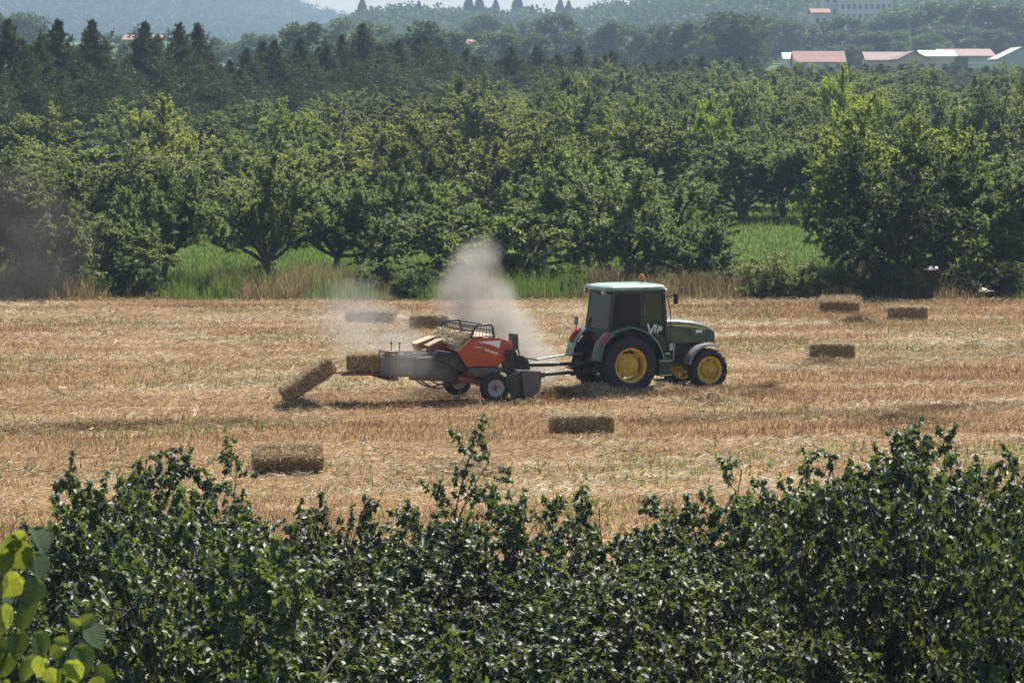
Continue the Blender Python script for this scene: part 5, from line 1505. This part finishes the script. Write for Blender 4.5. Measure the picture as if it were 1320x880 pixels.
for k, (px, py, a, ln, face) in enumerate(NL):
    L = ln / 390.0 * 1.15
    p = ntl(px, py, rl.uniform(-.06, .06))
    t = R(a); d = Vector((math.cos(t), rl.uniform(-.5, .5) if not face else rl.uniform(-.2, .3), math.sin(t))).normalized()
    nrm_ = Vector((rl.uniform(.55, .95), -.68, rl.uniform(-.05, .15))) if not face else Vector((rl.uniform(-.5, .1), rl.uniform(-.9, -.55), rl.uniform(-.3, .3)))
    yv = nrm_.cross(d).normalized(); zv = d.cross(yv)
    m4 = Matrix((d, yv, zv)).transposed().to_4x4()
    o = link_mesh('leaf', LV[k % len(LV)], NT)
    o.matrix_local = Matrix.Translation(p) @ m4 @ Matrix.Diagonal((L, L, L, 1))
    cc = rl.uniform(.85, 1.15); o.color = (cc * (1.25 if face else .8), cc * (1.15 if face else .85), cc * .9, 1)  # light put into the tint: sunlit leaves brighter and warmer, shaded ones darker

# ================================================================= FAR COUNTRY
# hills
def hill(name, label, ridge, Y0, Y1, Yb, seed, lump, colr, x0=-900, x1=900, base=None):
    """ridge: list of (px, py) of the skyline at depth Y1"""
    rd = np.array([(at(px, py, Y1).x, at(px, py, Y1).z) for px, py in ridge])
    xs = np.linspace(x0, x1, 260); ys = np.concatenate([np.linspace(Y0, Y1, 70), np.linspace(Y1, Yb, 16)[1:]])
    Xg, Yg = np.meshgrid(xs, ys)
    top = np.interp(Xg, rd[:, 0], rd[:, 1])
    b0 = ground_z(Xg, Yg) - 2.0
    t = np.where(Yg <= Y1, np.clip((Yg - Y0) / (Y1 - Y0), 0, 1) ** 1.25, np.clip((Yb - Yg) / (Yb - Y1), 0, 1))
    Zg = b0 + (top - b0) * t + (fbm(Xg * .012, Yg * .006, seed, 4) - .5) * lump * 2.5 * t * (1 - .7 * (np.abs(t - 1) < .05)) + (fbm(Xg * .1, Yg * .06, seed + 3, 3) - .5) * lump
    m, n, l = nmat(name + '_ground')
    tc = n.new('ShaderNodeTexCoord'); n1 = noise(n, l, .04, 6, tc.outputs['Object'], .7)
    rp = ramp(n, [(.35, tuple(c * .5 for c in colr)), (.65, tuple(c * 1.5 for c in colr))]); l.new(n1.outputs['Fac'], rp.inputs[0])
    p = n.new('ShaderNodeBsdfPrincipled'); p.inputs['Roughness'].default_value = 1; p.inputs['Specular IOR Level'].default_value = 0
    l.new(rp.outputs[0], p.inputs['Base Color']); o = n.new('ShaderNodeOutputMaterial'); l.new(p.outputs[0], o.inputs[0])
    me = fast_mesh(name, np.stack([Xg.ravel(), Yg.ravel(), Zg.ravel()], 1), grid_faces(len(xs), len(ys)), m, smooth=True)
    tag(link_mesh(name, me), label, kind='structure')
    def hz(x, y):
        ix = np.clip(np.searchsorted(xs, x) - 1, 0, len(xs) - 2); iy = np.clip(np.searchsorted(ys, y) - 1, 0, len(ys) - 2)
        fx = (x - xs[ix]) / (xs[ix + 1] - xs[ix]); fy = (y - ys[iy]) / (ys[iy + 1] - ys[iy])
        return (Zg[iy, ix] * (1 - fx) + Zg[iy, ix + 1] * fx) * (1 - fy) + (Zg[iy + 1, ix] * (1 - fx) + Zg[iy + 1, ix + 1] * fx) * fy
    return hz

hzA = hill('far_hill', 'hazy blue wooded hill at the upper left', [(-900, -150), (-300, -95), (0, -55), (200, -35), (330, -14), (370, 4), (400, 14), (440, 28), (470, 45), (520, 62), (700, 90), (1300, 95), (2200, 95)], 1750, 2600, 3300, 3, 5.0, (.035, .05, .03))
hzB = hill('near_hill', 'hazy wooded ridge with cypresses across the upper right', [(-900, 108), (300, 100), (400, 60), (450, 40), (475, 28), (500, 21), (560, 22), (640, 24), (700, 28), (745, 22), (800, 10), (900, -14), (1000, -22), (1150, -30), (1320, -34), (2000, -40)], 940, 1350, 1720, 9, 4.0, (.045, .06, .03), -500, 500)

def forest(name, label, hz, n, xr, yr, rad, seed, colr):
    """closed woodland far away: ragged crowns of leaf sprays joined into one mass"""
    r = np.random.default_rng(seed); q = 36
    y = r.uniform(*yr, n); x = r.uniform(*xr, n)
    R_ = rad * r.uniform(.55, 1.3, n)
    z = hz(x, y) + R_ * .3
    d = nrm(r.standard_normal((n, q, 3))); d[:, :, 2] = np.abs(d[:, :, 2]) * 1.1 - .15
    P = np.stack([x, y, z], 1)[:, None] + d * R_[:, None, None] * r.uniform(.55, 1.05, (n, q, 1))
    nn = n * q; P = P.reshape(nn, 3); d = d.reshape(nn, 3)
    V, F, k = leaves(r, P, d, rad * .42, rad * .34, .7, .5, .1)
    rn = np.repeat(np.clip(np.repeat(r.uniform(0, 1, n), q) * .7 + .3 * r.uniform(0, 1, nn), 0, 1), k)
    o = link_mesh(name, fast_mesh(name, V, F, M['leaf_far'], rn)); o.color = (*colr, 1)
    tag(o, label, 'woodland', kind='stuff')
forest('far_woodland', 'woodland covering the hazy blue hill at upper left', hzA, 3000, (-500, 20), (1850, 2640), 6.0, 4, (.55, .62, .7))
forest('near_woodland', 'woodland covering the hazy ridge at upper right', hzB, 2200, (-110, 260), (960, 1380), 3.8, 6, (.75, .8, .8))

# cypresses on the ridge
for px, pyt, hpx, lab in ((467, -2, 24, 'lone slender cypress standing against the sky at the ridge end'), (604, -6, 30, 'leftmost cypress of the dark group on the ridge'), (618, -6, 26, 'second cypress of the dark group on the ridge'),
                     (639, 0, 34, 'cypress between the dark pair and the broad one on the ridge'), (667, -8, 38, 'tall broad cypress on the ridge right of centre'), (686, 7, 20, 'short cypress right of the tall broad one'),
                     (722, 0, 26, 'cypress where the ridge dips, left of the far tree clump'), (733, 2, 22, 'small cypress beside the ridge dip'), (876, 6, 32, 'cypress on the slope above the far tree clump'), (820, 14, 26, 'cypress on the slope left of the far tree clump'), (540, 2, 12, 'tiny cypress tip on the ridge left part')):
    Y = 1330.0; s = FPX / Y
    b = at(px, pyt + hpx, Y); hh = hpx / s
    zb_ = float(hzB(np.array(b.x), np.array(Y)))
    top = at(px, pyt, Y).z; H = max(4.0, top - zb_ + .5)
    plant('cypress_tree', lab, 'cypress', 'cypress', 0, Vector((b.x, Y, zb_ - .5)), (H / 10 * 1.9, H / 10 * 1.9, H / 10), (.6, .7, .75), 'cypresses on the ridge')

# far trees on the plain behind the conifers
far = [(12, 560, 9, 45, 'far tree behind the conifers at the left frame edge'), (100, 700, 55, 60, 'hazy tree seen over the conifers at left'), (330, 640, 40, 60, 'small hazy tree between conifer tops, left'),
       (395, 420, 22, 75, 'full green tree rising behind the conifers, left of centre'), (450, 620, 20, 70, 'pale hazy round tree behind the conifers'), (480, 640, 25, 60, 'hazy tree overlapping the pale round one'), (545, 430, 20, 60, 'upright green tree behind the conifers at centre left'), (575, 520, 34, 60, 'green tree right of the upright one'),
       (618, 800, 12, 50, 'hazy tall tree below the cypress group'), (640, 560, 32, 70, 'pale round-topped tree at centre behind conifers'), (665, 760, 22, 40, 'hazy tree right of the pale round-topped tree'), (716, 640, 13, 60, 'rounded green tree just right of centre skyline'),
       (795, 640, 22, 60, 'rounded tree left of the big far clump'), (838, 600, 28, 50, 'left end tree of the big far clump'), (866, 590, 26, 60, 'tree in the left part of the big far clump'), (893, 580, 22, 60, 'tree at the shoulder of the big far clump'), (920, 570, 11, 70, 'tallest tree of the big far clump'), (948, 565, 10, 70, 'broad tree at the top right of the big far clump'), (968, 560, 24, 50, 'right end tree of the big far clump'),
       (905, 560, 40, 40, 'low pale tree in front of the big far clump'), (985, 780, 16, 60, 'hazy tree right of the big far clump'), (1010, 760, 20, 60, 'hazy tree left of the white tower house'), (1030, 770, 26, 50, 'darker hazy tree just left of the white tower house'),
       (1085, 760, 16, 60, 'tree right of the white tower house'), (1120, 720, 36, 70, 'pale round willow behind the red-roofed houses'), (1150, 720, 36, 60, 'second pale round willow behind the houses'), (1195, 700, 40, 50, 'small pale willow at the right of the pair'), (1105, 660, 55, 40, 'small round tree left of the barn roofs'),
       (1140, 860, 12, 60, 'tree in front of the big pale block'), (1165, 860, 2, 70, 'tall hazy tree right of the big pale block'), (1195, 840, -4, 70, 'tall hazy tree in the upper right wood'), (1225, 830, 2, 70, 'hazy tree above the brown barn roof'), (1255, 820, -6, 80, 'tallest hazy tree of the upper right wood'), (1285, 820, -4, 80, 'dark hazy tree near the right skyline'), (1312, 810, 8, 70, 'hazy tree at the right frame edge skyline'), (1240, 790, 30, 60, 'lower hazy tree behind the brown barn'), (1275, 780, 32, 60, 'lower hazy tree behind the right barns'), (1210, 790, 28, 60, 'lower hazy tree left of the brown barn'),
       (755, 700, 40, 50, 'low hazy tree right of the centre skyline tree'), (690, 560, 38, 45, 'low tree behind conifers near centre'), (510, 560, 40, 50, 'low tree behind the conifers at centre left'), (270, 700, 45, 50, 'hazy tree top among the conifers'), (160, 760, 40, 60, 'pale hazy tree behind the left conifers'), (40, 620, 12, 60, 'hazy tree behind the leftmost conifers'),
       (172, 560, 48, 40, 'low far tree hiding the red-roofed house at left'), (196, 560, 47, 36, 'second low far tree before the red-roofed house at left'),
       (1050, 520, 84, 36, 'low tree in front of the small red-roofed house'), (1178, 500, 86, 40, 'low tree in front of the cream gabled barn'), (1228, 510, 78, 24, 'dark pointed tree in front of the brown-roofed barn'), (1262, 500, 88, 40, 'low bushy tree before the white walled shed')]
for k, (px, Y, pyt, wpx, lab) in enumerate(far):
    x = (px - 660) / FPX * Y; zb_ = float(ground_z(x, Y)); top = at(px, pyt, Y).z
    H = max(3.5, top - zb_)
    kd = 'far_tall' if 'tall ' in lab or 'upright' in lab or 'taller' in lab else 'far'
    W = wpx / (FPX / Y) * 1.25
    cc = rt.uniform(.85, 1.2); pale = 1.35 if ('pale' in lab or 'willow' in lab) else 1.0
    plant('broadleaf_tree', lab, 'tree', kd, k, Vector((x, Y, zb_)), (W / (8.6 if kd == 'far' else 5.6), W / (8.6 if kd == 'far' else 5.6), H / (10.8 if kd == 'far' else 13.0)), (cc * pale, cc * pale, cc * (1.1 if pale > 1 else .9)), 'far trees behind the conifer belt')

# houses
M['wall_white'] = surf('pale_plaster', (0.62, 0.58, 0.52), 0.9, var=0.08, scale=.6)
M['wall_cream'] = surf('cream_plaster', (0.55, 0.44, 0.34), 0.9, var=0.08, scale=.6)
M['wall_grey'] = surf('grey_sheet', (0.42, 0.42, 0.43), 0.8, var=0.08, scale=.5)
M['roof_red'] = surf('red_tiles', (0.27, 0.15, 0.12), 0.9, var=0.2, scale=1.2)
M['roof_brown'] = surf('brown_sheet', (0.24, 0.16, 0.14), 0.8, var=0.12, scale=.6)
M['roof_white'] = surf('white_sheet', (0.72, 0.74, 0.74), 0.6, var=0.06, scale=.5)
M['window_dark'] = surf('window_dark', (0.035, 0.04, 0.05), 0.2, var=0.2)
M['eaves'] = surf('dark_eaves', (0.10, 0.07, 0.06), 0.9)
def house(name, label, cat, pl, pr, pb, pe_, pt, Y, wall, roof, depth=9.0, ridge='x', wins=(), rz=0.0, group='far houses', pent=False):
    """pl, pr: left and right edge; pb, pe_, pt: base, eaves and ridge, as seen in the photograph"""
    A, B = at(pl, pb, Y), at(pr, pb, Y); cx_ = (A.x + B.x) / 2; w = (B.x - A.x); gzv = float(ground_z(cx_, Y))
    he = at(pl, pe_, Y).z - gzv; hr = at(pl, pt, Y).z - gzv
    e = empty(name, (cx_, Y + depth / 2, gzv), rz); tag(e, label, cat, group)
    g = G(); x0, x1, y0, y1 = -w / 2, w / 2, -depth / 2, depth / 2
    if ridge == 'x': g.prism([(x0, y0, -1), (x0, y1, -1), (x0, y1, he), (x0, 0, hr - .12), (x0, y0, he)], (w, 0, 0))
    elif ridge == 'y': g.prism([(x0, y0, -1), (x1, y0, -1), (x1, y0, he), (0, y0, hr - .12), (x0, y0, he)], (0, depth, 0))
    else: g.box((x0, y0, -1), (x1, y1, he))
    wl2 = g.build('wall', wall, e, smooth=False)
    o_ = .5; t = .22
    if ridge == 'x':
        for s in (-1, 1):
            sl = (hr - he) / (depth / 2)
            G().prism([(x0 - o_, 0, hr), (x0 - o_, s * (depth / 2 + o_), he - sl * o_), (x0 - o_, s * (depth / 2 + o_), he - sl * o_ + t), (x0 - o_, 0, hr + t)], (w + 2 * o_, 0, 0)).build('roof', roof, e, smooth=False)
    elif ridge == 'y':
        for s in (-1, 1):
            sl = (hr - he) / (w / 2)
            G().prism([(0, y0 - o_, hr), (s * (w / 2 + o_), y0 - o_, he - sl * o_), (s * (w / 2 + o_), y0 - o_, he - sl * o_ + t), (0, y0 - o_, hr + t)], (0, depth + 2 * o_, 0)).build('roof', roof, e, smooth=False)
    else:
        G().box((x0 - .3, y0 - .3, he + .001), (x1 + .3, y1 + .3, he + max(.3, hr - he))).build('roof', roof, e, smooth=False)
    for (fx, fz, ww, wh) in wins:
        xx = x0 + fx * w; z0 = fz * he
        f = G(); f.box((xx - ww / 2, y0 - .06, z0), (xx + ww / 2, y0 + .02, z0 + wh)); wo = f.build('window', M['window_dark'], e, smooth=False)
        g = G()
        for a, b_ in (((xx - ww / 2 - .12, z0 - .12), (xx + ww / 2 + .12, z0)), ((xx - ww / 2 - .12, z0 + wh), (xx + ww / 2 + .12, z0 + wh + .12)), ((xx - ww / 2 - .12, z0), (xx - ww / 2, z0 + wh)), ((xx + ww / 2, z0), (xx + ww / 2 + .12, z0 + wh))):
            g.box((a[0], y0 - .10, a[1]), (b_[0], y0 + .01, b_[1]))
        g.build('frame', wall, wo, smooth=False)
    return e
W4 = lambda n, z, w_, h_: [((k + .5) / n, z, w_, h_) for k in range(n)]
house('house', 'small house with pale red tiled roof left of the barns', 'house', 1026, 1088, 96, 80, 67, 640, M['wall_white'], M['roof_red'], 9, 'x', W4(4, .35, 1.0, 1.2))
house('house', 'little white-roofed annexe at the left end of the red-roofed house', 'house', 1012, 1030, 96, 76, 69, 652, M['wall_white'], M['roof_white'], 7, 'x', W4(1, .4, .9, 1.1))
house('house', 'tall narrow white house with red roof standing among hazy trees', 'house', 1047, 1068, 90, 17, 12, 790, M['wall_white'], M['roof_red'], 8, 'x', [(.3, .3, .8, 1.3), (.3, .55, .8, 1.3), (.3, .8, .8, 1.3), (.72, .3, .8, 1.3), (.72, .55, .8, 1.3), (.72, .8, .8, 1.3)])
house('barn', 'long low barn with a dull pink roof right of the red-roofed house', 'barn', 1118, 1168, 98, 78, 68, 600, M['wall_cream'], M['roof_brown'], 10, 'x', W4(3, .4, .9, 1.0))
house('barn', 'cream gabled barn with open dark bays in the middle of the houses', 'barn', 1160, 1196, 100, 76, 67, 580, M['wall_cream'], M['roof_brown'], 11, 'y', [(.2, .35, 1.2, 1.6), (.75, .35, 1.2, 1.6)])
house('shed', 'white-roofed shed between the cream barn and the brown roof', 'shed', 1190, 1230, 100, 73, 66, 590, M['wall_cream'], M['roof_white'], 10, 'x', [(.3, .3, 1.0, 1.5), (.7, .3, 1.0, 1.5)])
house('barn', 'barn with wide brown roof over deep dark openings', 'barn', 1215, 1280, 100, 73, 64, 600, M['wall_grey'], M['roof_brown'], 14, 'x', [(.25, .2, 1.6, 3.2), (.42, .2, 1.6, 3.2)])
house('shed', 'low white walled shed in front of the brown-roofed barn', 'shed', 1256, 1288, 102, 82, 81, 570, M['wall_white'], M['roof_white'], 6, 'flat', [])
house('shed', 'pale gabled shed at the right frame edge', 'shed', 1288, 1345, 104, 76, 62, 585, M['wall_grey'], M['wall_grey'], 12, 'y', [])
house('apartment_block', 'big pale block with rows of windows high in the haze', 'building', 1082, 1150, 60, -16, -18, 1000, M['wall_white'], M['wall_grey'], 14, 'flat', [((k + .5) / 9, z, .9, 1.6) for k in range(9) for z in (.45, .58, .71, .84, .93)])
house('apartment_block', 'second pale block just left of the big pale one', 'building', 1062, 1080, 60, -14, -16, 1010, M['wall_white'], M['wall_grey'], 12, 'flat', [((k + .5) / 2, z, .9, 1.6) for k in range(2) for z in (.5, .66, .82)])
house('house', 'low red-roofed house glimpsed between conifer tops at left', 'house', 160, 205, 70, 52, 46, 620, M['wall_white'], M['roof_red'], 9, 'x', W4(3, .4, 1, 1.2))
house('house', 'white house just visible behind the conifers at centre', 'house', 588, 625, 75, 58, 52, 560, M['wall_white'], M['roof_red'], 8, 'x', W4(3, .4, 1, 1.2))
house('house', 'red roof glimpsed below the hazy hill at left of centre', 'house', 425, 445, 72, 54, 49, 620, M['wall_white'], M['roof_red'], 8, 'x', W4(2, .4, 1, 1.2))

# ================================================================= DUST AND HAZE
def dust_cloud(label, px0, px1, py0, py1, Y, dy, blobs, dens, nscale, seed, colr=(.80, .74, .66), zmin=None):
    a, b_ = at(px0, py1, Y), at(px1, py0, Y)
    z0 = max(a.z, -.05) if zmin is None else zmin
    c = Vector(((a.x + b_.x) / 2, Y, (z0 + b_.z) / 2)); sz = Vector(((b_.x - a.x) / 2, dy / 2, (b_.z - z0) / 2))
    bm = bmesh.new(); bmesh.ops.create_icosphere(bm, subdivisions=3, radius=1)
    for v in bm.verts:      # a rounded box
        d = v.co.normalized(); m_ = max(abs(d.x), abs(d.y), abs(d.z)); v.co = d.lerp(d / m_, .75) * 1.0
        v.co = Vector((v.co.x * sz.x, v.co.y * sz.y, v.co.z * sz.z))
    me = bpy.data.meshes.new('dust_cloud'); bm.to_mesh(me); bm.free()
    m, n, l = nmat('dust')
    tc = n.new('ShaderNodeTexCoord')
    tot = None
    for px, py, oy, rx, ry, rz_, am in blobs:
        p = at(px, py, Y + oy) - c; s = FPX / Y
        sub = n.new('ShaderNodeVectorMath'); sub.operation = 'SUBTRACT'; sub.inputs[1].default_value = p; l.new(tc.outputs['Object'], sub.inputs[0])
        dv = n.new('ShaderNodeVectorMath'); dv.operation = 'DIVIDE'; dv.inputs[1].default_value = (rx / s, ry, rz_ / s); l.new(sub.outputs[0], dv.inputs[0])
        dt = n.new('ShaderNodeVectorMath'); dt.operation = 'DOT_PRODUCT'; l.new(dv.outputs[0], dt.inputs[0]); l.new(dv.outputs[0], dt.inputs[1])
        mr = n.new('ShaderNodeMapRange'); mr.interpolation_type = 'SMOOTHSTEP'; mr.inputs[1].default_value = 1.0; mr.inputs[2].default_value = 0.0; mr.inputs[3].default_value = 0; mr.inputs[4].default_value = am
        l.new(dt.outputs['Value'], mr.inputs[0])
        if tot is None: tot = mr.outputs[0]
        else:
            ad = n.new('ShaderNodeMath'); ad.operation = 'ADD'; l.new(tot, ad.inputs[0]); l.new(mr.outputs[0], ad.inputs[1]); tot = ad.outputs[0]
    mp = n.new('ShaderNodeMapping'); mp.inputs['Location'].default_value = (seed * 3.1, seed, 0); l.new(tc.outputs['Object'], mp.inputs[0])
    nz = noise(n, l, nscale, 4, mp.outputs[0], .6)
    r2 = n.new('ShaderNodeMapRange'); r2.inputs[1].default_value = .36; r2.inputs[2].default_value = .66; r2.inputs[3].default_value = .08; r2.inputs[4].default_value = 1.5; l.new(nz.outputs['Fac'], r2.inputs[0])
    mu = n.new('ShaderNodeMath'); mu.operation = 'MULTIPLY'; l.new(tot, mu.inputs[0]); l.new(r2.outputs[0], mu.inputs[1])
    m2 = n.new('ShaderNodeMath'); m2.operation = 'MULTIPLY'; m2.inputs[1].default_value = dens; l.new(mu.outputs[0], m2.inputs[0])
    pv = n.new('ShaderNodeVolumePrincipled'); pv.inputs['Color'].default_value = (*colr, 1); pv.inputs['Anisotropy'].default_value = .25
    l.new(m2.outputs[0], pv.inputs['Density'])
    o = n.new('ShaderNodeOutputMaterial'); l.new(pv.outputs[0], o.inputs['Volume'])
    m.cycles.volume_step_rate = .6
    me.materials.append(m)
    ob = link_mesh('dust_cloud', me); ob.location = c
    tag(ob, label, 'dust', kind='stuff')
# blobs: px, py, depth offset, radius px, radius depth (m), radius px vertical, amount
dust_cloud('pale dust plume rising between the baler and the tractor', 540, 740, 290, 500, 72.6, 3.4,
           [(690, 470, 0, 45, 1.4, 40, 1.2), (655, 440, 0, 55, 1.5, 55, 1.3), (625, 400, .1, 55, 1.5, 60, 1.1), (610, 355, .2, 45, 1.3, 50, .75), (620, 325, .3, 35, 1.2, 30, .45), (590, 385, 0, 45, 1.3, 45, .5)], .85, .95, 1)
dust_cloud('thin dust veil drifting over the field left of the baler', 360, 600, 360, 515, 71.6, 8.4,
           [(520, 455, -.3, 60, 2.2, 42, .9), (480, 425, 0, 75, 2.3, 55, .8), (445, 400, .3, 75, 2.3, 60, .45), (550, 470, -.5, 45, 1.9, 28, .9), (528, 466, -2.9, 44, 1.1, 28, .8), (565, 478, -2.9, 40, 1.0, 22, .4)], .22, .6, 2)
dust_cloud('faint dust drifting before the hedgerow at the far left', -60, 180, 200, 420, 101.0, 4.0,
           [(20, 270, 0, 95, 1.9, 75, .8), (70, 320, 0, 80, 1.9, 70, .5), (20, 360, 0, 110, 1.9, 50, .5)], .05, .3, 3, zmin=.02)

def haze_box():
    m, n, l = nmat('haze')
    pv = n.new('ShaderNodeVolumePrincipled'); pv.inputs['Color'].default_value = (.56, .76, 1.0, 1); pv.inputs['Density'].default_value = .00025; pv.inputs['Anisotropy'].default_value = .15
    o = n.new('ShaderNodeOutputMaterial'); l.new(pv.outputs[0], o.inputs['Volume'])
    g = G(); g.box((-1480, -36, -2.2), (1480, 3440, 190)); ob = g.build('haze', m, smooth=False)
    tag(ob, 'pale blue summer haze thickening towards the hills', 'haze', kind='stuff')
haze_box()
